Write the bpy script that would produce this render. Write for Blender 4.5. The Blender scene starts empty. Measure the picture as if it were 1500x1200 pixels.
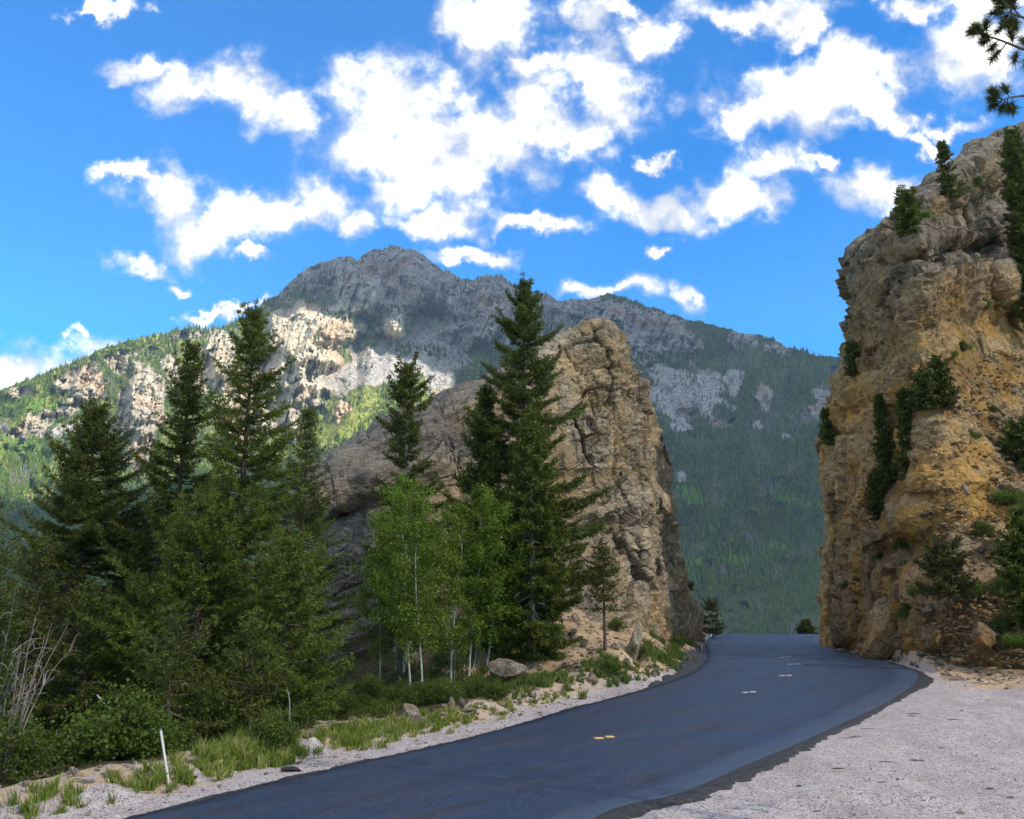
import bpy, math, random
import numpy as np
from mathutils import Vector, Matrix

# ------------------------------------------------------------------ camera, sky, sun, exposure
S = bpy.context.scene
COL = S.collection
F_PX, CX, CY, HORIZON, EYE = 1300.0, 750.0, 600.0, 893.0, 3.2
PITCH = math.atan((HORIZON - CY) / F_PX)
cam_data = bpy.data.cameras.new('camera')
cam_data.sensor_fit = 'HORIZONTAL'
cam_data.sensor_width = 36.0
cam_data.lens = 36.0 * F_PX / 1500.0
cam_data.clip_start = 0.1
cam_data.clip_end = 20000.0
cam = bpy.data.objects.new('camera', cam_data)
COL.objects.link(cam)
cam.location = (0, 0, EYE)
cam.rotation_euler = (math.radians(90) + PITCH, 0, 0)
S.camera = cam

S.view_settings.view_transform = 'Standard'
S.view_settings.look = 'None'
S.view_settings.gamma = 1.0
S.view_settings.use_curve_mapping = False
S.view_settings.exposure = 1.0
try:
    S.render.engine = 'CYCLES'
    cy = S.cycles
    cy.max_bounces = 5
    cy.diffuse_bounces = 3
    cy.glossy_bounces = 2
    cy.transmission_bounces = 3
    cy.volume_bounces = 0
    cy.transparent_max_bounces = 6
    cy.caustics_reflective = False
    cy.caustics_refractive = False
    cy.use_denoising = True
    cy.volume_max_steps = 64
except Exception:
    pass

SUN_DIR = Vector((0.62, -0.42, 0.62)).normalized()
SUN_EL = math.asin(SUN_DIR.z)
SUN_AZ = math.atan2(SUN_DIR.x, SUN_DIR.y)
sun_data = bpy.data.lights.new('sun', 'SUN')
sun_data.energy = 4.9
sun_data.angle = math.radians(0.5)
sun_data.color = (1.0, 0.93, 0.80)
sun = bpy.data.objects.new('sun', sun_data)
COL.objects.link(sun)
sun.rotation_euler = SUN_DIR.to_track_quat('Z', 'Y').to_euler()


class NT:
    """small helper for node trees"""
    def __init__(self, tree):
        self.t = tree
        tree.nodes.clear()

    def n(self, typ, ins=None, **props):
        nd = self.t.nodes.new(typ)
        for k, v in props.items():
            setattr(nd, k, v)
        for k, v in (ins or {}).items():
            self.put(nd.inputs[k], v)
        return nd

    def put(self, sock, v):
        if isinstance(v, bpy.types.NodeSocket):
            self.t.links.new(v, sock)
        elif isinstance(v, bpy.types.Node):
            self.t.links.new(v.outputs[0], sock)
        else:
            if hasattr(sock.default_value, '__len__') and not hasattr(v, '__len__'):
                v = [v] * len(sock.default_value)
            if hasattr(sock.default_value, '__len__') and len(sock.default_value) == 4 and len(v) == 3:
                v = list(v) + [1.0]
            sock.default_value = v

    def m(self, op, a, b=0.0, c=0.0, clamp=False):
        nd = self.t.nodes.new('ShaderNodeMath')
        nd.operation = op
        nd.use_clamp = clamp
        for i, v in enumerate((a, b, c)):
            self.put(nd.inputs[i], v)
        return nd.outputs[0]

    def vm(self, op, a, b=None):
        nd = self.t.nodes.new('ShaderNodeVectorMath')
        nd.operation = op
        self.put(nd.inputs[0], a)
        if b is not None:
            self.put(nd.inputs[1], b)
        return nd.outputs['Value'] if op in ('LENGTH', 'DOT_PRODUCT') else nd.outputs[0]

    def mix(self, f, a, b, blend='MIX'):
        nd = self.t.nodes.new('ShaderNodeMix')
        nd.data_type = 'RGBA'
        nd.blend_type = blend
        self.put(nd.inputs[0], f)
        self.put(nd.inputs[6], a)
        self.put(nd.inputs[7], b)
        return nd.outputs[2]

    def ss(self, v, lo, hi, a=0.0, b=1.0):
        nd = self.t.nodes.new('ShaderNodeMapRange')
        nd.interpolation_type = 'SMOOTHSTEP'
        for i, x in enumerate((v, lo, hi, a, b)):
            self.put(nd.inputs[i], x)
        return nd.outputs[0]

    def noise(self, vec, scale, detail=4.0, rough=0.55, dist=0.0, color=False):
        nd = self.n('ShaderNodeTexNoise', {'Vector': vec, 'Scale': scale, 'Detail': detail, 'Roughness': rough, 'Distortion': dist})
        return nd.outputs['Color'] if color else nd.outputs['Fac']

    def mapped(self, vec, scale=(1, 1, 1), rot=(0, 0, 0), loc=(0, 0, 0)):
        return self.n('ShaderNodeMapping', {'Vector': vec, 'Scale': scale, 'Rotation': rot, 'Location': loc}).outputs[0]


world = bpy.data.worlds.new('World')
S.world = world
world.use_nodes = True
w = NT(world.node_tree)
sky = w.n('ShaderNodeTexSky', sky_type='NISHITA', sun_disc=False, sun_elevation=SUN_EL, sun_rotation=SUN_AZ,
          altitude=2400.0, air_density=1.0, dust_density=0.25, ozone_density=2.0)
tc = w.n('ShaderNodeTexCoord')
D0 = tc.outputs['Generated']
# cloud field: fixed places on the sky, described on a plane tangent to it
rot = w.n('ShaderNodeVectorRotate', {'Vector': D0, 'Axis': (1, 0, 0), 'Angle': -PITCH}, rotation_type='AXIS_ANGLE').outputs[0]
sep = w.n('ShaderNodeSeparateXYZ', {'Vector': rot})
yy = w.m('MAXIMUM', sep.outputs[1], 0.05)
u = w.m('DIVIDE', sep.outputs[0], yy)
v = w.m('DIVIDE', sep.outputs[2], yy)
P = w.n('ShaderNodeCombineXYZ', {'X': u, 'Y': v, 'Z': 0.0}).outputs[0]
warp1 = w.vm('SUBTRACT', w.noise(P, 9.0, 5.0, 0.62, color=True), (0.5, 0.5, 0.5))
warp1 = w.vm('MULTIPLY', warp1, (0.17, 0.13, 0.0))
PW = w.vm('ADD', P, warp1)
CL = [(145, 3, 45, 10, 0), (215, 100, 40, 20, -30), (262, 138, 48, 38, 0), (335, 128, 75, 42, 0), (418, 140, 62, 40, 0),
      (190, 250, 48, 16, 0), (250, 282, 60, 42, -10), (330, 300, 80, 45, 0), (310, 345, 62, 32, 0), (425, 300, 85, 38, 0), (522, 322, 38, 26, 0),
      (575, 135, 85, 65, 0), (665, 175, 95, 62, 0), (545, 220, 80, 48, 0), (640, 255, 105, 62, 0), (715, 215, 75, 68, 0),
      (640, 325, 80, 26, 0), (785, 325, 62, 13, 0), (770, 105, 42, 20, 0), (835, 190, 72, 42, 0), (885, 122, 80, 60, 0),
      (722, 45, 68, 62, 0), (850, 32, 42, 46, 0), (958, 45, 52, 38, 0), (900, 8, 80, 16, 0),
      (1120, 8, 125, 24, 0), (1180, 35, 50, 22, 0), (1185, 130, 135, 58, 0), (1105, 165, 72, 38, 0), (1215, 92, 70, 34, 0),
      (1290, 120, 50, 38, 0), (1300, 165, 34, 26, -50), (905, 278, 60, 25, -15), (985, 303, 85, 24, 0), (1075, 292, 85, 32, 0), (1125, 252, 68, 34, 0),
      (1212, 250, 32, 12, -20), (1292, 285, 76, 30, 0), (1340, 275, 55, 26, 0), (1430, 82, 92, 66, 0), (1350, 14, 45, 22, 0), (1440, 8, 80, 20, 0),
      (1345, 205, 45, 14, -30), (1395, 186, 62, 15, -8), (966, 222, 22, 12, 0), (205, 386, 55, 16, 0), (388, 384, 32, 11, 0), (695, 373, 74, 15, 0),
      (325, 455, 44, 9, 0), (900, 428, 70, 16, 0), (1000, 435, 26, 20, -50), (962, 364, 30, 8, 15), (118, 484, 18, 8, 0), (40, 548, 175, 42, 8), (270, 410, 16, 14, 0), (610, 190, 130, 70, 0), (780, 170, 70, 50, 20), (340, 320, 90, 40, 0), (1190, 130, 110, 60, 0)]
best = None
for (x, y, rx, ry, a) in CL:
    mp = w.n('ShaderNodeMapping', {'Vector': PW, 'Location': ((x - CX) / F_PX, (CY - y) / F_PX, 0), 'Rotation': (0, 0, math.radians(a)),
                                   'Scale': (rx * 1.22 / F_PX, ry * 1.22 / F_PX, 1)}, vector_type='TEXTURE')
    ln = w.vm('LENGTH', mp.outputs[0])
    if best is None:
        best = ln
    else:
        nd = w.t.nodes.new('ShaderNodeMath'); nd.operation = 'SMOOTH_MIN'
        w.put(nd.inputs[0], best); w.put(nd.inputs[1], ln); nd.inputs[2].default_value = 0.12
        best = nd.outputs[0]
# the same kind of cloud over the rest of the sky
sepw = w.n('ShaderNodeSeparateXYZ', {'Vector': D0})
zc = w.m('MAXIMUM', sepw.outputs[2], 0.06)
Q = w.n('ShaderNodeCombineXYZ', {'X': w.m('DIVIDE', sepw.outputs[0], zc), 'Y': w.m('DIVIDE', sepw.outputs[1], zc), 'Z': 0.0}).outputs[0]
other = w.ss(w.noise(Q, 1.3, 5.0, 0.6), 0.36, 0.56, 1.4, 0.35)
inview = w.ss(w.m('MAXIMUM', w.m('ABSOLUTE', w.m('DIVIDE', u, 0.60)), w.m('MAXIMUM', w.m('DIVIDE', v, 0.50), w.ss(sep.outputs[1], 0.05, 0.4, 2.0, 0.0))), 0.98, 1.35)
lenf = w.n('ShaderNodeMix', {0: inview, 2: best, 3: other}, data_type='FLOAT').outputs[0]
fine = w.noise(P, 22.0, 8.0, 0.62)
dens = w.m('ADD', w.m('SUBTRACT', 1.0, lenf), w.m('MULTIPLY', w.m('SUBTRACT', fine, 0.5), 1.9))
alpha = w.m('POWER', w.ss(dens, -0.25, 0.75), 1.5)
shade = w.noise(w.vm('ADD', P, (0.0, 0.02, 0.0)), 14.0, 4.0, 0.5)
ccol = w.mix(w.ss(w.m('ADD', shade, w.m('MULTIPLY', dens, 0.25)), 0.48, 0.86), (4.3, 4.4, 4.7), (12.5, 11.9, 11.0))
hs = w.n('ShaderNodeHueSaturation', {'Hue': 0.495, 'Saturation': 1.62, 'Value': 1.0, 'Color': sky.outputs[0]})
tint = w.mix(w.ss(w.m('MAXIMUM', w.n('ShaderNodeSeparateXYZ', {'Vector': D0}).outputs[2], 0.0), 0.05, 0.50), (0.42, 1.60, 1.55), (0.12, 1.46, 1.72))
skyc = w.mix(1.0, hs.outputs[0], tint, 'MULTIPLY')
fin_c = w.mix(alpha, skyc, ccol)
bg = w.n('ShaderNodeBackground', {'Color': fin_c, 'Strength': 0.1})
wo = w.n('ShaderNodeOutputWorld', {'Surface': bg.outputs[0]})

# ------------------------------------------------------------------ numeric helpers
rng = np.random.default_rng(7)
CP, SP = math.cos(PITCH), math.sin(PITCH)


def w2(px, py, Y):
    """world point on the line of sight of a photo pixel at forward distance Y"""
    px = np.asarray(px, float); py = np.asarray(py, float); Y = np.asarray(Y, float)
    rx = (px - CX) / F_PX; uy = (CY - py) / F_PX
    dy = CP - uy * SP; dz = SP + uy * CP
    k = Y / dy
    return np.stack([rx * k, dy * k + 0 * rx, EYE + dz * k + 0 * rx], -1)


def proj(V):
    """photo pixel of world points"""
    z = V[..., 2] - EYE
    f = V[..., 1] * CP + z * SP; u_ = -V[..., 1] * SP + z * CP
    return CX + F_PX * V[..., 0] / np.maximum(f, .1), CY - F_PX * u_ / np.maximum(f, .1)


def unit(v):
    return v / (np.linalg.norm(v, axis=-1, keepdims=True) + 1e-9)


def interp(x, xs, ys):
    return np.interp(x, xs, ys)


def sstep(x, a, b):
    t = np.clip((x - a) / (b - a), 0, 1)
    return t * t * (3 - 2 * t)


def _hash(ix, iy, iz, s):
    h = (ix * 374761393 + iy * 668265263 + iz * 1274126177 + s * 974634777) & 0xFFFFFFFF
    h = ((h ^ (h >> 13)) * 1274126177) & 0xFFFFFFFF
    h = ((h ^ (h >> 16)) * 2246822519) & 0xFFFFFFFF
    return ((h ^ (h >> 15)) & 0xFFFFFF) / 16777216.0


def vnoise(p, s=0):
    i = np.floor(p).astype(np.int64)
    f = p - i
    f = f * f * (3 - 2 * f)
    r = 0
    for a in (0, 1):
        wa = f[..., 0] if a else 1 - f[..., 0]
        for b in (0, 1):
            wb = f[..., 1] if b else 1 - f[..., 1]
            for c in (0, 1):
                wc = f[..., 2] if c else 1 - f[..., 2]
                r = r + wa * wb * wc * _hash(i[..., 0] + a, i[..., 1] + b, i[..., 2] + c, s)
    return r * 2 - 1


def fbm(p, octv=4, s=0, gain=0.5):
    r = 0; a = 1.0
    for o in range(octv):
        r = r + a * vnoise(p * (2.03 ** o) + o * 17.3, s + o)
        a *= gain
    return r


def ridged(p, octv=4, s=0, gain=0.5):
    r = 0; a = 1.0
    for o in range(octv):
        r = r + a * (1 - 2 * np.abs(vnoise(p * (2.03 ** o) + o * 11.1, s + o)))
        a *= gain
    return r


def voro(p, s=0, jit=0.55):
    b = np.floor(p - 0.5).astype(np.int64)
    f1 = np.full(p.shape[:-1], 9.0); f2 = f1.copy()
    cid = np.zeros(p.shape[:-1]); cv = np.zeros(p.shape)
    for a in range(8):
        ix = b[..., 0] + (a & 1); iy = b[..., 1] + ((a >> 1) & 1); iz = b[..., 2] + (a >> 2)
        c = np.stack([ix + .5 + (_hash(ix, iy, iz, s) - .5) * jit, iy + .5 + (_hash(ix, iy, iz, s + 1) - .5) * jit,
                      iz + .5 + (_hash(ix, iy, iz, s + 2) - .5) * jit], -1)
        dv = p - c
        d = np.sqrt((dv ** 2).sum(-1))
        h = _hash(ix, iy, iz, s + 3)
        nb = d < f1
        f2 = np.where(nb, f1, np.minimum(f2, d))
        cid = np.where(nb, h, cid)
        cv = np.where(nb[..., None], dv, cv)
        f1 = np.where(nb, d, f1)
    return f1, f2, cid, cv


def blocks(q, sx, sy, sz, s, low=.35):
    """jointed rock: staggered skewed blocks; returns id, local coords in -.5...5, distance to the nearest joint"""
    zz = q[..., 2] / sz + low * fbm(q * (.35 / sz) ** .5, 2, s + 3)
    r_ = np.floor(zz).astype(np.int64); o_ = np.zeros_like(r_)
    h1 = _hash(r_, o_, o_, s)
    wz = zz - r_
    xx = (q[..., 0] + .4 * (h1 - .5) * q[..., 2]) / (sx * (.6 + .9 * _hash(r_, o_ + 1, o_, s))) + h1 * 7.7 + .5 * low * vnoise(q * (.3 / sx), s + 8)
    c_ = np.floor(xx).astype(np.int64)
    h2 = _hash(r_, c_, o_, s + 1)
    wx = xx - c_
    yy = (q[..., 1] + .5 * (h2 - .5) * q[..., 0]) / (sy * (.7 + .7 * h2)) + h2 * 5.1
    d_ = np.floor(yy).astype(np.int64); wy = yy - d_
    cid = _hash(r_, c_, d_, s + 2)
    e = np.minimum(np.minimum(np.minimum(wz, 1 - wz) * sz, np.minimum(wx, 1 - wx) * sx), np.minimum(wy, 1 - wy) * sy)
    return cid, np.stack([wx - .5, wy - .5, wz - .5], -1), e


def mk(name, V, F, mat=None, parent=None, smooth=False, col=None, link=True, uv=None, mats=None, midx=None):
    V = np.ascontiguousarray(V, np.float32).reshape(-1, 3)
    F = np.ascontiguousarray(F, np.int32)
    me = bpy.data.meshes.new(name)
    k = F.shape[1]
    me.vertices.add(len(V)); me.vertices.foreach_set('co', V.ravel())
    me.loops.add(F.size); me.loops.foreach_set('vertex_index', F.ravel())
    me.polygons.add(len(F))
    me.polygons.foreach_set('loop_start', np.arange(0, F.size, k, dtype=np.int32))
    me.polygons.foreach_set('loop_total', np.full(len(F), k, np.int32))
    me.polygons.foreach_set('use_smooth', np.full(len(F), smooth, bool))
    if mat is not None:
        me.materials.append(mat)
    for mm in (mats or []):
        me.materials.append(mm)
    if midx is not None:
        me.polygons.foreach_set('material_index', np.asarray(midx, np.int32))
    me.update(calc_edges=True)
    if col is not None:
        a = me.color_attributes.new('tint', 'FLOAT_COLOR', 'POINT')
        c = np.ones((len(V), 4), np.float32); c[:, :col.shape[1]] = col
        a.data.foreach_set('color', c.ravel())
    if uv is not None:
        l = me.uv_layers.new(name='map')
        l.data.foreach_set('uv', np.ascontiguousarray(uv[F.ravel()], np.float32).ravel())
    me.validate()
    o = bpy.data.objects.new(name, me)
    if link:
        COL.objects.link(o)
    if parent is not None:
        o.parent = parent
    return o


def tag(o, label=None, cat=None, group=None, kind=None):
    if label: o['label'] = label
    if cat: o['category'] = cat
    if group: o['group'] = group
    if kind: o['kind'] = kind
    return o


def thing(name, label, cat, loc=(0, 0, 0), rz=0.0, sc=1.0, group=None):
    o = bpy.data.objects.new(name, None)
    o.empty_display_size = 0.3
    COL.objects.link(o)
    o.location = [float(c) for c in loc]; o.rotation_euler = (0, 0, rz)
    o.scale = (sc, sc, sc) if not hasattr(sc, '__len__') else sc
    return tag(o, label, cat, group)


def grid_faces(nr, nc, wrap=False):
    r = np.arange(nr - 1)[:, None]; c = np.arange(nc if wrap else nc - 1)[None, :]
    c2 = (c + 1) % nc
    a = r * nc + c; b = r * nc + c2; d = (r + 1) * nc + c; e = (r + 1) * nc + c2
    return np.stack([a, d, e, b], -1).reshape(-1, 4)


def tube(pts, rad, sides=5):
    """one tapered tube along pts"""
    pts = np.asarray(pts, float); rad = np.asarray(rad, float)
    t = np.gradient(pts, axis=0); t /= np.linalg.norm(t, axis=1, keepdims=True) + 1e-9
    ref = np.array([0.0, 0, 1.0]) if abs(t[0, 2]) < 0.9 else np.array([1.0, 0, 0])
    a = np.cross(t, ref); a /= np.linalg.norm(a, axis=1, keepdims=True) + 1e-9
    b = np.cross(t, a)
    th = np.linspace(0, 2 * np.pi, sides, endpoint=False)
    V = pts[:, None] + rad[:, None, None] * (np.cos(th)[None, :, None] * a[:, None] + np.sin(th)[None, :, None] * b[:, None])
    return V.reshape(-1, 3), grid_faces(len(pts), sides, True)


def join(parts):
    V = []; F = []; o = 0
    for v, f in parts:
        V.append(v); F.append(f + o); o += len(v)
    return np.concatenate(V), np.concatenate(F)


# ------------------------------------------------------------------ materials
def newmat(name):
    m = bpy.data.materials.new(name)
    m.use_nodes = True
    return m, NT(m.node_tree)


def finish(t, color, rough=0.9, bump=None, bstr=0.5, bdist=0.1, spec=0.2, trans=None):
    ins = {'Base Color': color, 'Roughness': rough, 'Specular IOR Level': spec}
    p = t.n('ShaderNodeBsdfPrincipled', ins)
    if bump is not None:
        b = t.n('ShaderNodeBump', {'Height': bump, 'Strength': bstr, 'Distance': bdist})
        t.put(p.inputs['Normal'], b.outputs[0])
    out = p.outputs[0]
    if trans is not None:
        tr = t.n('ShaderNodeBsdfTranslucent', {'Color': color})
        out = t.n('ShaderNodeMixShader', {0: trans, 1: p.outputs[0], 2: tr.outputs[0]}).outputs[0]
    t.n('ShaderNodeOutputMaterial', {'Surface': out})


def attr(t, name='tint'):
    a = t.n('ShaderNodeAttribute', attribute_name=name)
    s_ = t.n('ShaderNodeSeparateColor', {'Color': a.outputs['Color']})
    return s_.outputs[0], s_.outputs[1], s_.outputs[2]


def rock_mat(name, c_dark, c_mid, c_light, c_warm, c_grey, scale=1.0, bed=(0, math.radians(-30), 0)):
    m, t = newmat(name)
    co = t.n('ShaderNodeTexCoord').outputs['Object']
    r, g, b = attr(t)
    q = t.mapped(co, (0.35, 0.35, 1.6), bed)
    n1 = t.noise(q, 0.9 * scale, 6, 0.65, 0.4)
    n2 = t.noise(co, 2.6 * scale, 8, 0.7)
    n3 = t.noise(co, 0.22 * scale, 4, 0.6, 0.6)
    n4 = t.noise(co, 11.0 * scale, 4, 0.7)
    c = t.mix(t.ss(n1, 0.36, 0.66), c_mid, c_light)
    c = t.mix(t.m('MULTIPLY', t.ss(n3, 0.44, 0.60), 0.8), c, c_warm)
    c = t.mix(t.m('MULTIPLY', t.ss(n2, 0.52, 0.70), 0.75), c, c_light)
    c = t.mix(t.m('MULTIPLY', b, t.ss(n2, 0.30, 0.6, 1.0, 0.75)), c, c_grey)
    c = t.mix(t.ss(n2, 0.26, 0.46, 0.85, 0.0), c, c_dark)
    c = t.mix(t.ss(t.noise(co, .55 * scale, 6, .7, .8), .54, .66, 0.0, .6), c, c_dark)
    # water stains run down the face
    wv = t.vm('ADD', t.mapped(co, (1, 1, 1.9), bed), t.vm('MULTIPLY', t.noise(co, 1.3 * scale, 4, .65, color=True), (.9, .9, .9)))
    f1 = t.n('ShaderNodeTexVoronoi', {'Vector': wv, 'Scale': 0.75 * scale}, feature='DISTANCE_TO_EDGE').outputs[0]
    f2 = t.n('ShaderNodeTexVoronoi', {'Vector': wv, 'Scale': 2.3 * scale}, feature='DISTANCE_TO_EDGE').outputs[0]
    fs = t.m('MULTIPLY', t.ss(f1, 0.0, 0.045, 1.0, 0.0), t.ss(n3, .38, .55, 1.0, .35))
    fs = t.m('MAXIMUM', fs, t.m('MULTIPLY', t.ss(f2, 0.0, 0.07, 0.75, 0.0), t.ss(n1, .40, .6)))
    c = t.mix(t.m('MULTIPLY', fs, .62), c, c_dark)
    st = t.noise(t.mapped(co, (1.3, 1.3, 0.12)), 0.8 * scale, 4, 0.6)
    c = t.mix(t.m('MULTIPLY', t.ss(st, 0.60, 0.72), 0.65), c, c_dark)
    c = t.mix(t.m('MULTIPLY', t.ss(g, 0.35, 1.0), 0.7), c, c_dark)       # joint shade painted in along with the dirt kept there
    c = t.mix(1.0, c, t.n('ShaderNodeCombineColor', {0: t.ss(r, 0, 1, 0.62, 1.3), 1: t.ss(r, 0, 1, 0.62, 1.27), 2: t.ss(r, 0, 1, 0.64, 1.2)}).outputs[0], 'MULTIPLY')
    h = t.m('ADD', t.m('MULTIPLY_ADD', fs, -.5, n2), t.m('ADD', t.m('MULTIPLY', n4, 0.35), t.m('MULTIPLY', n1, 0.8)))
    finish(t, c, 0.9, h, 0.9, 0.35 / scale, 0.15)
    return m


M = {}
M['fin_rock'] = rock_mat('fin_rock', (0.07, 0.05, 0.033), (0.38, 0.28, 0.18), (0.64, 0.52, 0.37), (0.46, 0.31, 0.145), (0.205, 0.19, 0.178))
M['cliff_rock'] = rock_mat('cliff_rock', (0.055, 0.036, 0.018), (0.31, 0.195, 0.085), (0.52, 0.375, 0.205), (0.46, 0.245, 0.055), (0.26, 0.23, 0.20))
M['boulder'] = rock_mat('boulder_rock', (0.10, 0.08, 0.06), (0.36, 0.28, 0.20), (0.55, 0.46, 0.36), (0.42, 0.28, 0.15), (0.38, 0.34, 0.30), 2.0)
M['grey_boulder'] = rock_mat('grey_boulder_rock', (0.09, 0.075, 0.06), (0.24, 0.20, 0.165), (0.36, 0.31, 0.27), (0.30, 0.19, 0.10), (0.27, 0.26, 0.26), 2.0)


def leaf_mat(name, c1, c2, c3, trans=0.35, rough=0.55, spec=0.3):
    m, t = newmat(name)
    r, g, b = attr(t)
    oi = t.n('ShaderNodeObjectInfo').outputs['Random']
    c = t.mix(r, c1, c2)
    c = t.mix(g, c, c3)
    hs_ = t.n('ShaderNodeHueSaturation', {'Hue': t.ss(oi, 0, 1, 0.49, 0.51), 'Saturation': 1.0, 'Value': t.ss(oi, 0, 1, 0.85, 1.15), 'Color': c})
    finish(t, hs_.outputs[0], rough, spec=spec, trans=trans)
    return m


M['needle'] = leaf_mat('conifer_needles', (0.019, 0.034, 0.006), (0.068, 0.092, 0.011), (0.19, 0.215, 0.02), 0.3)
M['needle_dark'] = leaf_mat('dark_conifer_needles', (0.018, 0.031, 0.006), (0.056, 0.072, 0.009), (0.14, 0.155, 0.016), 0.25)
M['pine'] = leaf_mat('pine_needles', (0.03, 0.045, 0.010), (0.07, 0.085, 0.016), (0.14, 0.12, 0.02), 0.25)
M['aspen_leaf'] = leaf_mat('aspen_leaves', (0.065, 0.115, 0.008), (0.145, 0.225, 0.015), (0.27, 0.36, 0.045), 0.42)
M['shrub_leaf'] = leaf_mat('shrub_leaves', (0.04, 0.065, 0.008), (0.09, 0.13, 0.014), (0.17, 0.22, 0.03), 0.4)
M['shrub_light'] = leaf_mat('light_shrub_leaves', (0.07, 0.12, 0.014), (0.14, 0.21, 0.022), (0.24, 0.32, 0.05), 0.42)
M['grass'] = leaf_mat('grass_blades', (0.08, 0.13, 0.012), (0.19, 0.25, 0.022), (0.42, 0.38, 0.13), 0.4)
M['grass_dark'] = leaf_mat('dark_grass_blades', (0.05, 0.10, 0.014), (0.11, 0.17, 0.022), (0.24, 0.25, 0.07), 0.4)
M['brown_leaf'] = leaf_mat('browned_needles', (0.07, 0.055, 0.014), (0.13, 0.09, 0.02), (0.12, 0.13, 0.03), 0.3)


def bark(name, c1, c2, marks=None):
    m, t = newmat(name)
    co = t.n('ShaderNodeTexCoord').outputs['Object']
    n1 = t.noise(t.mapped(co, (6, 6, 1.2)), 2.0, 5, 0.6)
    c = t.mix(t.ss(n1, 0.35, 0.65), c1, c2)
    if marks:
        n2 = t.noise(t.mapped(co, (2, 2, 9)), 1.6, 3, 0.6)
        c = t.mix(t.ss(n2, 0.58, 0.66), c, marks)
    finish(t, c, 0.85, n1, 0.5, 0.03)
    return m


M['bark'] = bark('conifer_bark', (0.045, 0.03, 0.02), (0.13, 0.09, 0.065))
M['bark_grey'] = bark('grey_bark', (0.12, 0.105, 0.09), (0.26, 0.24, 0.21))
M['aspen_bark'] = bark('aspen_bark', (0.34, 0.34, 0.28), (0.52, 0.53, 0.45), (0.08, 0.07, 0.06))
M['dead_wood'] = bark('weathered_wood', (0.30, 0.26, 0.23), (0.52, 0.49, 0.46))
M['dead_brown'] = bark('brown_dead_wood', (0.13, 0.095, 0.07), (0.30, 0.235, 0.19))

# asphalt
m, t = newmat('asphalt')
uvn = t.n('ShaderNodeUVMap', uv_map='map').outputs[0]
co = t.n('ShaderNodeTexCoord').outputs['Object']
su = t.n('ShaderNodeSeparateXYZ', {'Vector': uvn})
str1 = t.noise(t.mapped(uvn, (5.0, 0.35, 1)), 1.0, 5, 0.6, 0.5)
str2 = t.noise(t.mapped(uvn, (14.0, 0.5, 1)), 1.6, 4, 0.6, 0.2)
grain = t.noise(co, 60.0, 3, 0.7)
c = t.mix(t.ss(str1, 0.42, 0.64), (0.008, 0.024, 0.062), (0.020, 0.026, 0.050))
c = t.mix(t.m('MULTIPLY', t.ss(str2, 0.5, 0.68), 0.6), c, (0.012, 0.015, 0.026))
wl = t.m('ABSOLUTE', t.m('SUBTRACT', su.outputs[0], t.m('ADD', 0.515, t.m('MULTIPLY', t.noise(t.mapped(uvn, (0, 0.3, 0)), 1.0, 2), 0.012))))
c = t.mix(t.ss(wl, 0.0015, 0.005, 0.7, 0.0), c, (0.012, 0.012, 0.015))
ed = t.ss(t.m('ADD', su.outputs[0], t.m('MULTIPLY', str1, 0.06)), 0.90, 0.97)
c = t.mix(t.m('MULTIPLY', ed, 0.5), c, (0.05, 0.07, 0.11))
vg = t.n('ShaderNodeTexVoronoi', {'Vector': co, 'Scale': 45.0})
vgs = t.n('ShaderNodeSeparateColor', {'Color': vg.outputs['Color']})
c = t.mix(t.ss(vgs.outputs[0], 0.86, 0.93, 0.0, 0.6), c, (0.10, 0.11, 0.14))
c = t.mix(t.ss(grain, 0.60, 0.72, 0.0, 0.5), c, (0.006, 0.008, 0.014))
wh = t.m('ABSOLUTE', t.m('SUBTRACT', t.m('ABSOLUTE', t.m('SUBTRACT', t.m('FRACT', t.m('MULTIPLY', su.outputs[0], 2.0)), .5)), .22))
c = t.mix(t.m('MULTIPLY', t.ss(wh, 0.0, 0.10, 0.45, 0.0), t.ss(str1, .35, .6)), c, (0.010, 0.012, 0.022))
rgh = t.ss(str1, 0.35, 0.7, 0.42, 0.58)
finish(t, c, rgh, t.m('ADD', grain, vg.outputs['Distance']), 0.6, 0.012, 0.42)
M['asphalt'] = m

m, t = newmat('tar')
co = t.n('ShaderNodeTexCoord').outputs['Object']
n1 = t.noise(co, 9.0, 5, 0.7)
c = t.mix(t.ss(n1, 0.42, 0.68), (0.012, 0.011, 0.011), (0.055, 0.048, 0.045))
finish(t, c, 0.6, n1, 0.9, 0.05, 0.4)
M['tar'] = m

# ground: gravel, litter, ochre dirt
m, t = newmat('gravel_ground')
co = t.n('ShaderNodeTexCoord').outputs['Object']
r, g, b = attr(t)
vo = t.n('ShaderNodeTexVoronoi', {'Vector': co, 'Scale': 30.0})
vs = t.n('ShaderNodeSeparateColor', {'Color': vo.outputs['Color']})
nbig = t.noise(co, 0.35, 5, 0.6)
nmid = t.noise(t.mapped(co, (1, 1, 1)), 3.2, 6, 0.7)
nfine = t.noise(co, 30, 3, 0.7)
cg = t.mix(vs.outputs[0], (0.45, 0.375, 0.34), (0.71, 0.625, 0.585))
cg = t.mix(t.ss(nmid, 0.42, 0.62, 0.55, 0.0), cg, (0.36, 0.31, 0.30))
cg = t.mix(t.ss(nbig, 0.45, 0.65, 0.0, 0.45), cg, (0.56, 0.49, 0.45))
trk = t.noise(t.mapped(co, (1, .18, 1), (0, 0, math.radians(-38))), .9, 5, .6, .4)
cg = t.mix(t.ss(trk, 0.48, 0.68, 0.0, 0.6), cg, (0.36, 0.30, 0.27))
cg = t.mix(t.ss(t.noise(co, 1.1, 6, .7), 0.50, 0.66, 0.0, 0.55), cg, (0.40, 0.32, 0.27))
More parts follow.
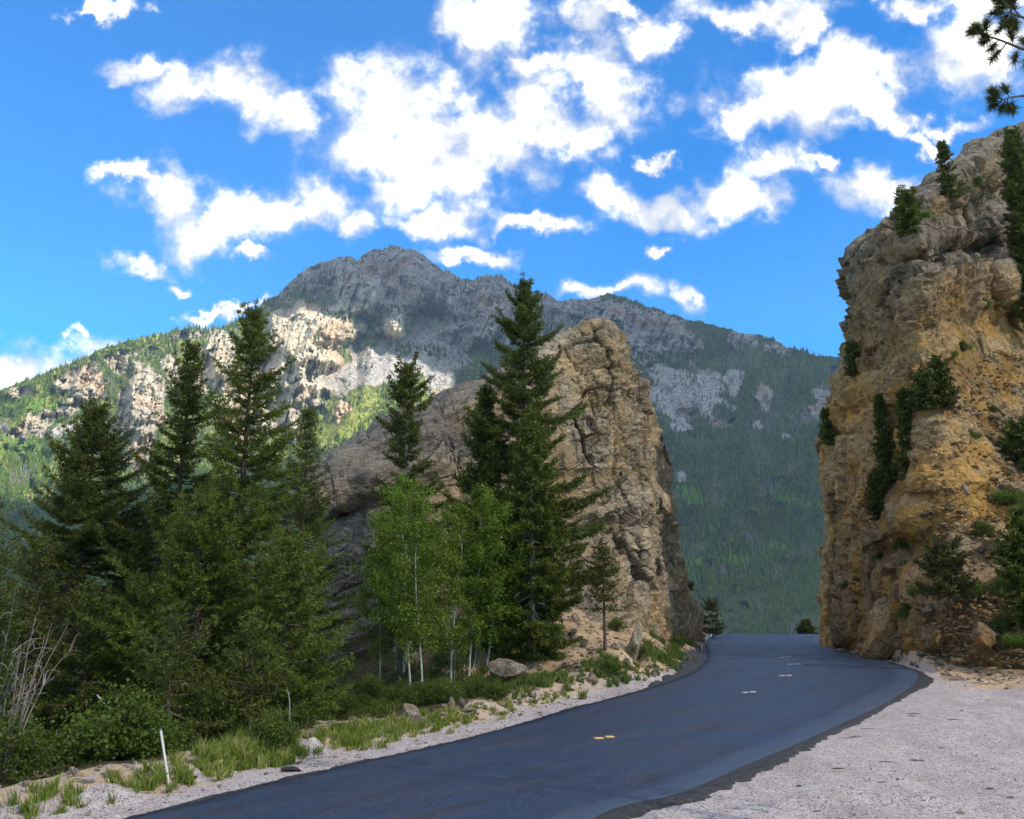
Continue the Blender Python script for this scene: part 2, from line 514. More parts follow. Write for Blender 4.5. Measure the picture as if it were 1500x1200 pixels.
cg = t.mix(t.ss(t.noise(co, 55, 3, .7), 0.53, 0.64, 0.0, 0.75), cg, (0.17, 0.14, 0.14))
cg = t.mix(t.ss(t.noise(co, 9, 4, .7), 0.56, 0.66, 0.0, 0.5), cg, (0.26, 0.21, 0.19))
cg = t.mix(t.ss(vs.outputs[1], 0.80, 0.9, 0.0, 0.85), cg, (0.10, 0.09, 0.10))
cg = t.mix(t.ss(nfine, 0.60, 0.68, 0.0, 0.6), cg, (0.16, 0.13, 0.14))
cd = t.mix(t.ss(nmid, 0.35, 0.65), (0.33, 0.20, 0.10), (0.52, 0.37, 0.22))
cd = t.mix(t.ss(nfine, 0.45, 0.62, 0.0, 0.5), cd, (0.60, 0.48, 0.34))
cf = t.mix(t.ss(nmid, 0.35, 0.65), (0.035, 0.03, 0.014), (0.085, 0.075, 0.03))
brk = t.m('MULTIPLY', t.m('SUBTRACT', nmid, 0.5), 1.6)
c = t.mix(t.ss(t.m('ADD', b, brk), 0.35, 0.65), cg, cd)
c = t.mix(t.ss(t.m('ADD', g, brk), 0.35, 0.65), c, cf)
hh = t.m('ADD', t.m('MULTIPLY', vo.outputs['Distance'], -1.0), t.m('MULTIPLY', nmid, 1.2))
finish(t, c, 0.95, hh, 0.8, 0.035, 0.1)
M['ground'] = m


def plain(name, col_, rough=0.7, spec=0.2):
    m_, t_ = newmat(name)
    co_ = t_.n('ShaderNodeTexCoord').outputs['Object']
    n_ = t_.noise(co_, 14.0, 4, 0.6)
    c_ = t_.mix(t_.ss(n_, 0.4, 0.7), col_, [x * 0.75 for x in col_])
    finish(t_, c_, rough, n_, 0.3, 0.01, spec)
    return m_


M['marking'] = plain('yellow_marking', (0.66, 0.42, 0.13), 0.5)
M['marking_white'] = plain('white_marking', (0.46, 0.42, 0.36), 0.5)
M['post'] = plain('post_paint', (0.72, 0.70, 0.62), 0.5)

# far mountain
m, t = newmat('mountain')
co = t.n('ShaderNodeTexCoord').outputs['Object']
r, g, b = attr(t)
n1 = t.noise(co, 0.012, 8, 0.68)
n2 = t.noise(t.mapped(co, (1, 1, 0.25)), 0.03, 7, 0.7)
n3 = t.noise(co, 0.006, 4, 0.6)
n4 = t.noise(co, 0.09, 5, 0.75)
grey = t.mix(t.ss(n2, 0.35, 0.65), (0.17, 0.15, 0.135), (0.40, 0.355, 0.32))
grey = t.mix(t.ss(n3, 0.5, 0.66, 0.0, 0.8), grey, (0.36, 0.235, 0.16))
warm = t.mix(t.ss(n2, 0.38, 0.62), (0.48, 0.40, 0.28), (0.78, 0.69, 0.51))
warm = t.mix(t.ss(n3, 0.48, 0.6, 0.0, 0.75), warm, (0.60, 0.42, 0.27))
c = t.mix(g, grey, warm)
c = t.mix(b, c, t.mix(t.ss(n4, 0.4, 0.62), (0.27, 0.25, 0.23), (0.52, 0.49, 0.46)))
soil = t.mix(g, t.mix(t.ss(n4, 0.42, 0.62), (0.055, 0.08, 0.03), (0.12, 0.145, 0.06)), t.mix(t.ss(n4, 0.42, 0.62), (0.13, 0.16, 0.03), (0.36, 0.37, 0.10)))  # sunlit left and shaded right slope painted into the soil colour
c = t.mix(t.ss(t.m('ADD', r, t.m('MULTIPLY', t.m('SUBTRACT', n1, 0.5), 1.1)), 0.4, 0.6), soil, c)
cr = t.n('ShaderNodeTexVoronoi', {'Vector': t.vm('ADD', t.mapped(co, (1, 1, .3)), t.vm('MULTIPLY', t.noise(co, .05, 3, color=True), (14, 14, 14))), 'Scale': 0.055}, feature='DISTANCE_TO_EDGE').outputs[0]
c = t.mix(t.m('MULTIPLY', t.ss(cr, 0.0, 0.10, 0.65, 0.0), r), c, (0.10, 0.09, 0.08))
c = t.mix(t.ss(n4, 0.25, 0.42, 0.6, 0.0), c, (0.09, 0.085, 0.075))
hb = t.m('ADD', t.m('MULTIPLY', n2, 1.0), t.m('MULTIPLY', n4, 0.5))
finish(t, c, 0.95, hb, 1.0, 14.0, 0.05)
M['mountain'] = m

# ------------------------------------------------------------------ far mountains
SKX = [-700, -300, 0, 60, 120, 180, 240, 280, 300, 330, 360, 390, 410, 430, 450, 480, 515, 523, 540, 575, 605, 630, 650, 675, 690, 715, 735, 748,
       780, 800, 815, 840, 870, 890, 910, 945, 975, 1000, 1040, 1080, 1100, 1130, 1150, 1190, 1230, 1260, 1400, 1800, 2300]
SKY_ = [690, 640, 570, 548, 525, 500, 488, 479, 481, 478, 464, 442, 430, 407, 393, 381, 374, 381, 369, 360, 366, 381, 395, 408, 411, 402, 403, 415,
        426, 430, 440, 438, 438, 430, 435, 448, 458, 465, 475, 486, 489, 494, 506, 519, 524, 535, 575, 620, 680]
D1X = [-700, 0, 300, 430, 570, 740, 900, 1200, 1800]
D1Y = [1700, 1900, 2250, 2650, 2900, 2750, 2800, 2600, 2300]


def bump(PX, PY, cx, cy, rx, ry, a, amt, hard=2.0):
    a = math.radians(a)
    x = (PX - cx) * math.cos(a) - (PY - cy) * math.sin(a)
    y = (PX - cx) * math.sin(a) + (PY - cy) * math.cos(a)
    r2 = (x / rx) ** 2 + (y / ry) ** 2
    return amt / (1 + r2 ** hard)


# (cx, cy, rx, ry, tilt, towards the viewer in m, warm)
MROCK = [(470, 402, 62, 24, 28, 60, 0), (575, 415, 85, 55, 0, 190, 0), (520, 432, 40, 34, 0, 90, .35), (640, 420, 40, 34, -35, 40, 0), (715, 455, 62, 55, 0, 150, .05),
         (800, 470, 42, 42, 0, 60, 0), (930, 485, 85, 34, -12, 90, 0), (860, 455, 40, 18, 0, 30, 0),
         (440, 490, 46, 42, 20, 150, 1), (500, 478, 40, 30, 0, 90, .9), (418, 530, 26, 50, 8, 110, 1), (455, 545, 26, 45, 0, 130, 1), (472, 520, 22, 40, 0, 50, 1),
         (322, 520, 20, 38, 0, 130, .9), (298, 545, 16, 30, 0, 60, .9), (215, 585, 22, 48, 14, 120, .8), (190, 610, 18, 45, 10, 60, .8), (205, 660, 16, 40, 0, 60, .8), (250, 560, 14, 40, 20, 60, .8),
         (130, 560, 26, 26, 40, 60, .9), (120, 590, 30, 14, 25, 40, .9), (175, 528, 24, 12, 20, 30, .9), (98, 566, 14, 14, 0, 25, .9), (30, 578, 22, 9, 0, 20, .9), (60, 620, 60, 10, 15, 10, .8),
         (578, 482, 15, 20, 0, 90, 1), (495, 602, 13, 17, 0, 70, 1), (430, 605, 20, 45, 0, 80, .8), (640, 570, 14, 9, 0, 30, .9), (275, 487, 22, 8, 10, 10, .4),
         (385, 570, 30, 60, 0, 60, .9), (350, 600, 40, 60, 0, 40, .9),
         (1122, 585, 13, 24, 10, 50, .15), (1182, 603, 14, 12, 0, 25, 0), (1215, 600, 20, 20, 0, 40, 0), (1090, 500, 20, 12, 0, 20, .1), (1145, 510, 24, 9, -25, 15, .2), (1222, 545, 9, 9, 0, 15, 0),
         (1010, 600, 14, 12, 0, 15, 0), (1055, 620, 14, 8, 0, 8, 0)]
MSCREE = [(575, 520, 75, 30, 15, 0), (650, 505, 45, 26, -35, 0), (540, 545, 60, 22, 10, 0), (620, 540, 50, 16, -20, 0), (1000, 570, 46, 26, -15, 0), (1030, 560, 30, 22, 0, 0), (975, 545, 34, 14, 0, 0), (900, 520, 60, 14, 0, 0),
          (200, 625, 40, 14, 10, 0), (110, 632, 90, 8, 8, 0), (690, 480, 30, 30, -40, 0), (985, 600, 30, 14, -25, 0), (1050, 590, 24, 10, 0, 0), (490, 560, 40, 22, 0, 0), (965, 575, 26, 16, 10, 0), (1035, 590, 14, 26, 20, 0), (1078, 556, 14, 16, 0, 0), (1195, 578, 14, 8, 0, 0), (1105, 622, 16, 6, 0, 0), (995, 625, 20, 8, -20, 0), (1150, 640, 10, 6, 0, 0), (1000, 700, 10, 12, 0, 0)]


def mtn_masks(PX, PY):
    rock = np.zeros_like(PX); warm = np.zeros_like(PX); scree = np.zeros_like(PX); near = np.zeros_like(PX)
    wob = np.stack([PX / 22, PY / 22, PX * 0], -1)
    wx = PX + 12 * fbm(wob, 3, 31); wy = PY + 9 * fbm(wob, 3, 47)
    for cx, cy, rx, ry, a, amt, wm in MROCK:
        k = bump(wx, wy, cx, cy, rx * 1.05, ry * 1.05, a, 1.0, 3.0)
        near += bump(wx, wy, cx, cy, rx, ry, a, amt, 3.0)
        rock = np.maximum(rock, k); warm = np.maximum(warm, k * wm)
    for cx, cy, rx, ry, a, amt in MSCREE:
        scree = np.maximum(scree, bump(wx, wy, cx, cy, rx, ry, a, 1.0, 3.0))
    warm = np.maximum(warm, scree * (PX < 660) * 0.6)
    return rock, warm, scree, near


def far_depth(PX, T):
    """T: 0 at the valley, 1 on the ridge"""
    ys = interp(PX, SKX, SKY_)
    ys = ys + (2.2 * fbm(np.stack([PX / 9, PX * 0, PX * 0], -1), 4, 3))
    PY = 965 - (965 - ys) * T
    d1 = interp(PX, D1X, D1Y)
    d0 = 1250.0
    D = d0 + (d1 - d0) * (0.55 * T + 0.45 * T ** 2.0)
    rock, warm, scree, near = mtn_masks(PX, PY)
    D = D - near * (1 - sstep(T, 0.97, 1.0) * 0.3)
    sc = np.stack([PX / 15, PY / 52, PX * 0], -1)
    D = D + rock * (-34 * ridged(sc * .7 + np.stack([PY / 90, PX * 0, PX * 0], -1), 5, 11, 0.5) + 14 * fbm(np.stack([PX / 22, PY / 9, PX * 0], -1), 4, 5, .6))
    D = D + (1 - rock) * (-70 * ridged(np.stack([PX / 120 + PY / 260, PY / 200, PX * 0], -1), 4, 21, 0.5)) * sstep(T, 0.05, 0.4)
    D = D + 14 * fbm(np.stack([PX / 16, PY / 12, PX * 0], -1), 4, 9)
    f1, f2, cid, cv_ = voro(np.stack([PX / 19 + PY / 60, PY / 38, PX * 0 + .3], -1), 77)
    D = D + rock * ((cid - .5) * 14 + 5 * np.exp(-(f2 - f1) / .08))
    qm = np.stack([PX / 1.0 + PY * .25, PX * 0 + .2, PY / 1.0], -1)
    b1, lb1, eb1 = blocks(qm, 20, 50, 46, 881, .5); b2, lb2, eb2 = blocks(qm, 7, 50, 15, 883, .4)
    D = D + rock * ((b1 - .5) * 46 + lb1[..., 0] * (((b1 * 7.3) % 1) - .5) * 70 + (b2 - .5) * 15 + lb2[..., 0] * (((b2 * 7.3) % 1) - .5) * 20 + 12 * np.exp(-(eb1 / 1.6) ** 2))
    return PY, D, rock, warm, scree


cols = np.concatenate([np.arange(-700, -60, 12), np.arange(-60, 1300, 1.7), np.arange(1300, 2300, 12)])
Tr = np.concatenate([np.linspace(0, 0.9, 250), np.linspace(0.9, 1.0, 60)[1:]])
PXg, Tg = np.meshgrid(cols, Tr)
PYg, Dg, rk, wm, sc_ = far_depth(PXg, Tg)
Vf = w2(PXg, PYg, Dg)
back = []
for kk, (dd, dz) in enumerate(((40, 12), (160, 70), (420, 240), (1000, 700))):
    q = Vf[-1].copy(); q[:, 1] += dd; q[:, 2] -= dz
    q[:, 2] = np.maximum(q[:, 2], -44)
    back.append(q)
Vall = np.concatenate([Vf, np.stack(back)], 0)
colr = np.stack([np.maximum(rk, sc_), np.maximum(wm, (1 - np.maximum(rk, sc_)) ** 2 * (1 - sstep(PXg, 600, 800))), sc_ * (1 - rk)], -1)  # green also carries the painted sun on the left slope soil
colr = np.concatenate([colr, np.repeat(colr[-1:], 4, 0)], 0)
far = mk('mountain', Vall, grid_faces(Vall.shape[0], Vall.shape[1])[:, ::-1], M['mountain'], smooth=False, col=colr.reshape(-1, 3))
tag(far, kind='structure')

# valley floor reaching the horizon, under everything
a = np.linspace(0, 2 * np.pi, 48, endpoint=False)
rr = np.array([1.0, 400, 1500, 4200])
Vv = np.stack([np.outer(rr, np.cos(a)), np.outer(rr, np.sin(a)), np.full((4, 48), -45.0)], -1)
m, t = newmat('valley_ground')
co = t.n('ShaderNodeTexCoord').outputs['Object']
finish(t, t.mix(t.noise(co, 0.02, 5), (0.05, 0.07, 0.02), (0.12, 0.14, 0.05)), 0.95)
tag(mk('valley_floor', Vv.reshape(-1, 3), grid_faces(4, 48, True), m), kind='structure')

# ---- far forest: conifers instanced on the slopes


def small_conifer(seed, mat, dead=False):
    r_ = np.random.default_rng(seed)
    V = []; F = []
    tiers = 6
    for k in range(tiers):
        z0 = 0.06 + 0.84 * k / tiers; h = 0.26
        R = (0.17 if not dead else 0.07) * (1 - k / tiers) ** 0.8 + 0.02
        n = 6; b = len(V)
        V.append((0, 0, z0 + h if k < tiers - 1 else 1.0))
        ph = r_.random() * 6
        for j in range(n):
            th = ph + 2 * math.pi * j / n
            q = R * r_.uniform(0.6, 1.3)
            V.append((q * math.cos(th), q * math.sin(th), z0 + r_.uniform(-.04, .03)))
        for j in range(n):
            F.append((b, b + 1 + j, b + 1 + (j + 1) % n))
    return mk('far_conifer', np.array(V), np.array(F), mat, link=False)


def far_leaf(name, ca, cb):
    m_, t_ = newmat(name)
    at_ = t_.n('ShaderNodeAttribute', attribute_name='tone', attribute_type='INSTANCER')
    finish(t_, t_.mix(at_.outputs['Fac'], ca, cb), 0.8, spec=0.1)
    return m_


fm = far_leaf('far_needles', (0.015, 0.034, 0.010), (0.125, 0.19, 0.03))
fd = far_leaf('far_dead_needles', (0.13, 0.12, 0.115), (0.24, 0.22, 0.20))
fa = far_leaf('far_aspen', (0.09, 0.20, 0.03), (0.16, 0.30, 0.05))
protos = [small_conifer(1, fm), small_conifer(2, fm), small_conifer(3, fd, True), small_conifer(5, fa)]


def scatter_group(name):
    g_ = bpy.data.node_groups.new(name, 'GeometryNodeTree')
    g_.interface.new_socket('Geometry', in_out='INPUT', socket_type='NodeSocketGeometry')
    g_.interface.new_socket('Geometry', in_out='OUTPUT', socket_type='NodeSocketGeometry')
    N = g_.nodes; L = g_.links
    gi = N.new('NodeGroupInput'); go = N.new('NodeGroupOutput')
    jn = N.new('GeometryNodeJoinGeometry')

    def na(nm, dt):
        x = N.new('GeometryNodeInputNamedAttribute'); x.data_type = dt
        x.inputs['Name'].default_value = nm
        return x.outputs[0]
    for i, pr in enumerate(protos):
        ob = N.new('GeometryNodeObjectInfo'); ob.inputs['Object'].default_value = pr
        ob.inputs['As Instance'].default_value = True
        ip = N.new('GeometryNodeInstanceOnPoints')
        cmp_ = N.new('FunctionNodeCompare'); cmp_.data_type = 'INT'; cmp_.operation = 'EQUAL'
        ins_ = [s for s in cmp_.inputs if s.type == 'INT']
        L.new(na('pick', 'INT'), ins_[0]); ins_[1].default_value = i
        L.new(gi.outputs[0], ip.inputs['Points'])
        L.new(cmp_.outputs[0], ip.inputs['Selection'])
        L.new(ob.outputs['Geometry'], ip.inputs['Instance'])
        L.new(na('size', 'FLOAT_VECTOR'), ip.inputs['Scale'])
        L.new(na('turn', 'FLOAT_VECTOR'), ip.inputs['Rotation'])
        L.new(ip.outputs[0], jn.inputs[0])
    L.new(jn.outputs[0], go.inputs[0])
    return g_


def scatter(name, pts, size, pick, tone, label):
    me = bpy.data.meshes.new(name)
    n = len(pts)
    me.vertices.add(n); me.vertices.foreach_set('co', np.ascontiguousarray(pts, np.float32).ravel())
    a_ = me.attributes.new('size', 'FLOAT_VECTOR', 'POINT'); a_.data.foreach_set('vector', np.ascontiguousarray(size, np.float32).ravel())
    a_ = me.attributes.new('pick', 'INT', 'POINT'); a_.data.foreach_set('value', np.ascontiguousarray(pick, np.int32))
    a_ = me.attributes.new('tone', 'FLOAT', 'POINT'); a_.data.foreach_set('value', np.ascontiguousarray(tone, np.float32))
    tr = np.zeros((n, 3), np.float32); tr[:, 2] = rng.random(n) * 6.28; tr[:, 0] = rng.normal(0, .04, n)
    a_ = me.attributes.new('turn', 'FLOAT_VECTOR', 'POINT'); a_.data.foreach_set('vector', tr.ravel())
    o = bpy.data.objects.new(name, me); COL.objects.link(o)
    md = o.modifiers.new('scatter', 'NODES'); md.node_group = scatter_group(name)
    return tag(o, label, 'forest', kind='stuff')


def forest(n, seed, x0, x1):
    r_ = np.random.default_rng(seed)
    px = r_.uniform(x0, x1, n); tt = r_.random(n) ** 0.85 * 0.998
    gi = np.clip(((np.searchsorted(cols, px))), 1, len(cols) - 1)
    gj = np.clip(np.searchsorted(Tr, tt), 1, len(Tr) - 1)
    p0 = Vf[gj, gi]; p1 = Vf[gj - 1, gi - 1]
    f = r_.random((n, 1))
    pts = p0 * f + p1 * (1 - f)
    rock = rk[gj, gi]; sc = sc_[gj, gi]; py = PYg[gj, gi]
    cl = fbm(np.stack([px / 30, py / 22, px * 0], -1), 4, 61)
    keep = 1 - np.clip(rock * 1.25, 0, 0.975) - np.clip(sc * 0.9, 0, .88)
    # right slope: open patches between y 520 and 640 as in the place
    keep = keep * np.where(cl < -0.30, 0.35, 1.0)
    left = (px < 720)
    keep = keep * np.where(left & (cl < 0.0) & (py < 700), 0.5, 1.0)
    keep = keep + 0.25 * sstep(tt, .93, .99) * (rock < .9) 
    # dark tree bands across the dome and the shoulder
    for cx, cy, rx, ry, a_ in ((440, 428, 75, 9, 28), (505, 396, 45, 6, 34), (570, 462, 38, 12, 0), (505, 462, 30, 5, 0), (690, 408, 26, 4, -12),
                               (520, 505, 18, 14, 0), (590, 512, 14, 9, 0), (650, 520, 40, 9, -15), (950, 522, 26, 8, 0), (1060, 520, 40, 16, -15), (800, 480, 14, 9, 0), (720, 545, 40, 12, 0), (470, 500, 8, 18, 0)):
        keep = np.maximum(keep, bump(px, py, cx, cy, rx, ry, a_, 1.0, 4.0) * .9)
    ok = r_.random(n) < keep
    pts = pts[ok]; px = px[ok]; py = py[ok]; m_ = len(pts); cl = cl[ok]
    cn = fbm(np.stack([px / 45, py / 30, px * 0 + 9], -1), 3, 91)
    h = r_.uniform(7, 17, m_) * (1 + .25 * cn) * np.where(pts[:, 1] > 1900, .95, 0.9) * (1 - .25 * (py > 860))
    size = np.stack([h * 1.05, h * 1.05, h], -1)
    pick = r_.integers(0, 2, m_)
    dd = fbm(np.stack([px / 30, py / 26, px * 0 + 5], -1), 3, 71)
    pick = np.where((r_.random(m_) < np.where(dd > .38, .55, .04)), 2, pick)
    asp = np.zeros(m_)
    for cx, cy, rx, ry, a_ in ((1160, 735, 34, 5, -6), (1010, 728, 22, 12, -20), (1140, 802, 14, 7, 0), (1060, 824, 75, 3.5, 4), (1190, 742, 40, 4, -10), (0, 655, 60, 16, 0), (75, 600, 40, 10, 0)):
        asp = np.maximum(asp, bump(px, py, cx, cy, rx, ry, a_, 1.0, 4.0))
    pick = np.where((asp > .5) & (r_.random(m_) < .75), 3, pick)
    tone = np.clip(r_.normal(.36, .2, m_) + .22 * sstep(py, 760, 860) + .25 * (1 - sstep(px, 560, 900)) * sstep(py, 480, 620), 0, 1)  # sun on the left slope painted in as lighter trees; valley trees lighter too
    pts[:, 2] -= .4
    return pts, size, pick, tone


FP, FS, FK, FT = forest(105000, 5, -260, 1300)
scatter('far_forest', FP, FS, FK, FT, 'dense conifer forest covering the far mountain slopes and valley')

# ------------------------------------------------------------------ road outline (photo pixels on the flat ground)


def flat(px, py):
    px = float(px); py = float(py)
    uy = (CY - py) / F_PX
    dy = CP - uy * SP; dz = SP + uy * CP
    k = -EYE / dz
    return ((px - CX) / F_PX * k, dy * k)


LE = [(-17.5, -6.0), (-13.2, 2.0), (-10.0, 8.0)] + [flat(*p) for p in ((190, 1200), (400, 1148), (520, 1120), (667, 1087), (760, 1062), (850, 1035), (905, 1021), (955, 1007), (995, 993), (1020, 981), (1033, 967), (1035, 955), (1033, 945), (1040, 935), (1057, 928))]
RE = [(-7.6, -6.0), (-3.9, 2.0), (-1.6, 8.0)] + [flat(*p) for p in ((870, 1200), (1000, 1162), (1100, 1119), (1167, 1091), (1233, 1061), (1287, 1036), (1320, 1017), (1338, 1003), (1345, 990), (1334, 980), (1303, 970), (1258, 959), (1222, 951), (1208, 943), (1213, 929))]
LE.append((LE[-1][0] + 6, LE[-1][1] + 14)); RE.append((RE[-1][0] + 8, RE[-1][1] + 16))


def resample(poly, n):
    p = np.array(poly)
    # smooth by Catmull-Rom
    out = []
    for i in range(len(p) - 1):
        a_, b_, c_, d_ = p[max(i - 1, 0)], p[i], p[i + 1], p[min(i + 2, len(p) - 1)]
        for s in np.linspace(0, 1, 12, endpoint=False):
            out.append(0.5 * ((2 * b_) + (-a_ + c_) * s + (2 * a_ - 5 * b_ + 4 * c_ - d_) * s * s + (-a_ + 3 * b_ - 3 * c_ + d_) * s ** 3))
    out.append(p[-1]); q = np.array(out)
    L_ = np.concatenate([[0], np.cumsum(np.linalg.norm(np.diff(q, axis=0), axis=1))])
    s = np.linspace(0, L_[-1], n)
    return np.stack([np.interp(s, L_, q[:, 0]), np.interp(s, L_, q[:, 1])], -1), L_[-1]


LP, LL = resample(LE, 160)
RP, RL = resample(RE, 160)


def sdist(x, y, poly):
    """signed distance to a polyline, positive on its left"""
    x = np.asarray(x, float); y = np.asarray(y, float)
    best = np.full(x.shape, 1e9); sg = np.zeros(x.shape)
    q = poly[::2]
    for i in range(len(q) - 1):
        ax, ay = q[i]; bx, by = q[i + 1]
        dx, dy = bx - ax, by - ay
        t_ = np.clip(((x - ax) * dx + (y - ay) * dy) / (dx * dx + dy * dy + 1e-9), 0, 1)
        ex = x - ax - t_ * dx; ey = y - ay - t_ * dy
        d = ex * ex + ey * ey
        nb = d < best
        best = np.where(nb, d, best)
        sg = np.where(nb, np.sign(dx * ey - dy * ex), sg)
    return np.sqrt(best) * np.where(sg == 0, 1, sg)


FLINE = np.array([(-60, 62), (-14, 55), (2, 58), (6.5, 60), (10.5, 67), (17, 88), (20, 100)], float)


def crest_drop(x, y):
    d = np.maximum(0, y - 121)
    l = np.maximum(0, y - 85) * sstep(-x, -12, 8) * .8
    return np.minimum(44, 0.004 * d ** 2 + .09 * d + .25 * l)


def G(x, y, full=False):
    x = np.asarray(x, float); y = np.asarray(y, float)
    dl = sdist(x, y, LP); dr = -sdist(x, y, RP)
    p3 = np.stack([x, y, x * 0], -1)
    n = fbm(p3 * .35, 4, 101) * .18 + fbm(p3 * 1.6, 3, 103) * .05
    inside = (dl < 0) & (dr < 0)
    offl = np.where(dl > 0, dl, 0); offr = np.where(dr > 0, dr, 0)
    z = -0.05 + n * sstep(offl + offr, .6, 3.0)
    # left bank: small berm then a hollow with trees
    z = z + .30 * sstep(offl, 1.6, 2.6) * (1 - sstep(offl, 3.0, 5.5)) * (y < 60)
    z = z - 1.5 * sstep(offl, 3.5, 14) * (1 - sstep(y, 30, 48))
    # talus in front of the rock fin
    dT = -sdist(x, y, FLINE)
    tal = 4.9 * (1 - sstep(dT, 5, 20)) * sstep(x, -8, -.5)
    tal = np.minimum(tal, offl * .42 + 0.0)
    tal = np.where(offl > 0, tal, 0)
    z = z + tal + np.where(tal > .3, fbm(p3 * .8, 4, 111) * .22, 0)
    z = z + .8 * (1 - sstep(dT, 0, 18)) * (x < 0) * (offl > 2)
    # right: gravel lot, rising to the cliff foot
    z = z + .8 * sstep(y + x * .35, 52, 66) * (offr > 1.0)
    z = z - crest_drop(x, y)
    if not full:
        return z
    wob = fbm(p3 * .5, 3, 121) * .5
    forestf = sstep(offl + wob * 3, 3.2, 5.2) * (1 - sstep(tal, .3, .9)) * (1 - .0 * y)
    ochre = np.maximum(sstep(tal, .15, .6), sstep(offr, .5, 1.5) * sstep(y + wob * 5 + x * .25, 44, 49) )
    ochre = np.maximum(ochre, .56 * sstep(offl + wob, .8, 2.2) * (offr <= 0))
    return z, dl, dr, forestf, ochre


def g1(x, y):
    return float(G(np.array([x]), np.array([y]))[0])


def gpt(px, py, lo=9.0, hi=118.0):
    Y = np.concatenate([np.linspace(lo, hi, 500)])
    q = w2(px, py, Y)
    z = G(q[:, 0], q[:, 1])
    i = np.nonzero(q[:, 2] <= z)[0]
    i = i[0] if len(i) else len(Y) - 1
    return (float(q[i, 0]), float(q[i, 1]), float(z[i]))


gx = np.concatenate([np.arange(-160, -30, 5), np.arange(-30, -14, .6), np.arange(-14, 30, .28), np.arange(30, 48, .7), np.arange(48, 170, 5)])
gy = np.concatenate([np.arange(-60, 8, 3), np.arange(8, 62, .3), np.arange(62, 126, .7), np.arange(126, 520, 8)])
GX, GY = np.meshgrid(gx, gy)
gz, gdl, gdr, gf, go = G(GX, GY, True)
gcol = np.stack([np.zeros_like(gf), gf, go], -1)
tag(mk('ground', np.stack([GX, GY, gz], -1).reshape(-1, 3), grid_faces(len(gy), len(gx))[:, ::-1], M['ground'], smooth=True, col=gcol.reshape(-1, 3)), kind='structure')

# road slab
nu = 24
us = np.linspace(0, 1, nu)
rv = LP[:, None] * (1 - us)[None, :, None] + RP[:, None] * us[None, :, None]
rz = .012 + .05 * np.sin(np.pi * us)[None, :] - crest_drop(rv[..., 0], rv[..., 1])
RV = np.concatenate([rv, rz[..., None]], -1)
lowL = RV[:, :1].copy(); lowL[..., 2] -= .14
lowR = RV[:, -1:].copy(); lowR[..., 2] -= .14
RV = np.concatenate([lowL, RV, lowR], 1)
ruv = np.stack([np.broadcast_to(np.concatenate([[0], us, [1]])[None], (160, nu + 2)), np.broadcast_to((np.arange(160) * (LL + RL) / 320)[:, None], (160, nu + 2))], -1)
road = tag(mk('road', RV.reshape(-1, 3), grid_faces(160, nu + 2), M['asphalt'], smooth=True, uv=ruv.reshape(-1, 2)), kind='structure')

# ragged tar edge along both sides


def edge_strip(name, P_, side, wfun, z, seed):
    """strip outward from the edge polyline; wfun(s) = width"""
    q, L_ = resample(P_, 1760)
    tan = np.gradient(q, axis=0); tan /= np.linalg.norm(tan, axis=1, keepdims=True)
    nrm = np.stack([tan[:, 1], -tan[:, 0]], -1) * side
    s = np.linspace(0, L_, 1760)
    wd = wfun(s, q)
    rows_ = []
    for k, f in enumerate((-.02, .3, .7, 1.0, 1.06)):
        p_ = q + nrm * (wd * f)[:, None]
        jz = z * max(0, 1 - f) ** .6 + (0.025 * max(0, 1 - f) * fbm(np.stack([s * 6, s * 0 + k * 3.3, s * 0], -1), 3, seed + k))
        gz_ = np.maximum(G(p_[:, 0], p_[:, 1]), -.06 - crest_drop(p_[:, 0], p_[:, 1]))
        zz = gz_ + (.035 if f < .9 else .025 if f < 1.01 else -.09) + jz if f > 0 else -crest_drop(p_[:, 0], p_[:, 1]) + .016 + 0 * jz
        rows_.append(np.concatenate([p_, zz[:, None]], 1))
    V_ = np.stack(rows_, 1)
    return mk(name, V_.reshape(-1, 3), grid_faces(2200, 5)[:, ::int(side)], M['tar'], smooth=True, parent=road)


def wr(s, q):
    n_ = fbm(np.stack([s * .9, s * 0, s * 0], -1), 4, 201, .7)
    near = 1 - sstep(q[:, 1], 15, 34)
    n_ = .7 * n_ + .22 * fbm(np.stack([s * 4, s * 0 + 9, s * 0], -1), 6, 203, .8)
    base = .17 + .17 * near * sstep(q[:, 1], 4, 13) + .5 * np.exp(-((q[:, 1] - 43) / 5) ** 2)
    return np.clip(base + n_ * (.08 + .20 * near), .03, 3)


def wl_(s, q):
    n_ = fbm(np.stack([s * .8, s * 0 + 4, s * 0], -1), 4, 211, .7)
    far_ = np.exp(-((q[:, 1] - 58) / 12) ** 2)
    return np.clip(.05 + .14 * n_ + 1.3 * far_ + .22 * np.exp(-((q[:, 1] - 19) / 4) ** 2), .015, 3)


edge_strip('tar_edge', RE, 1, wr, .05, 301)
edge_strip('tar_edge', LE, -1, wl_, .05, 321)

# raised centre tabs, in pairs


def slab(c, d, ln, wdt, h, mat, parent, name):
    d = np.array(d) / np.linalg.norm(d); n_ = np.array([-d[1], d[0]])
    V_ = []
    for z, k in ((0, 1.0), (h, .86)):
        for a_, b_ in ((-1, -1), (1, -1), (1, 1), (-1, 1)):
            p_ = np.array(c[:2]) + d * a_ * ln / 2 * k + n_ * b_ * wdt / 2 * k
            V_.append((p_[0], p_[1], c[2] + z))
    F_ = [(0, 1, 2, 3)[::-1], (4, 5, 6, 7), (0, 1, 5, 4), (1, 2, 6, 5), (2, 3, 7, 6), (3, 0, 4, 7)]
    return mk(name, np.array(V_), np.array(F_), mat, parent=parent)


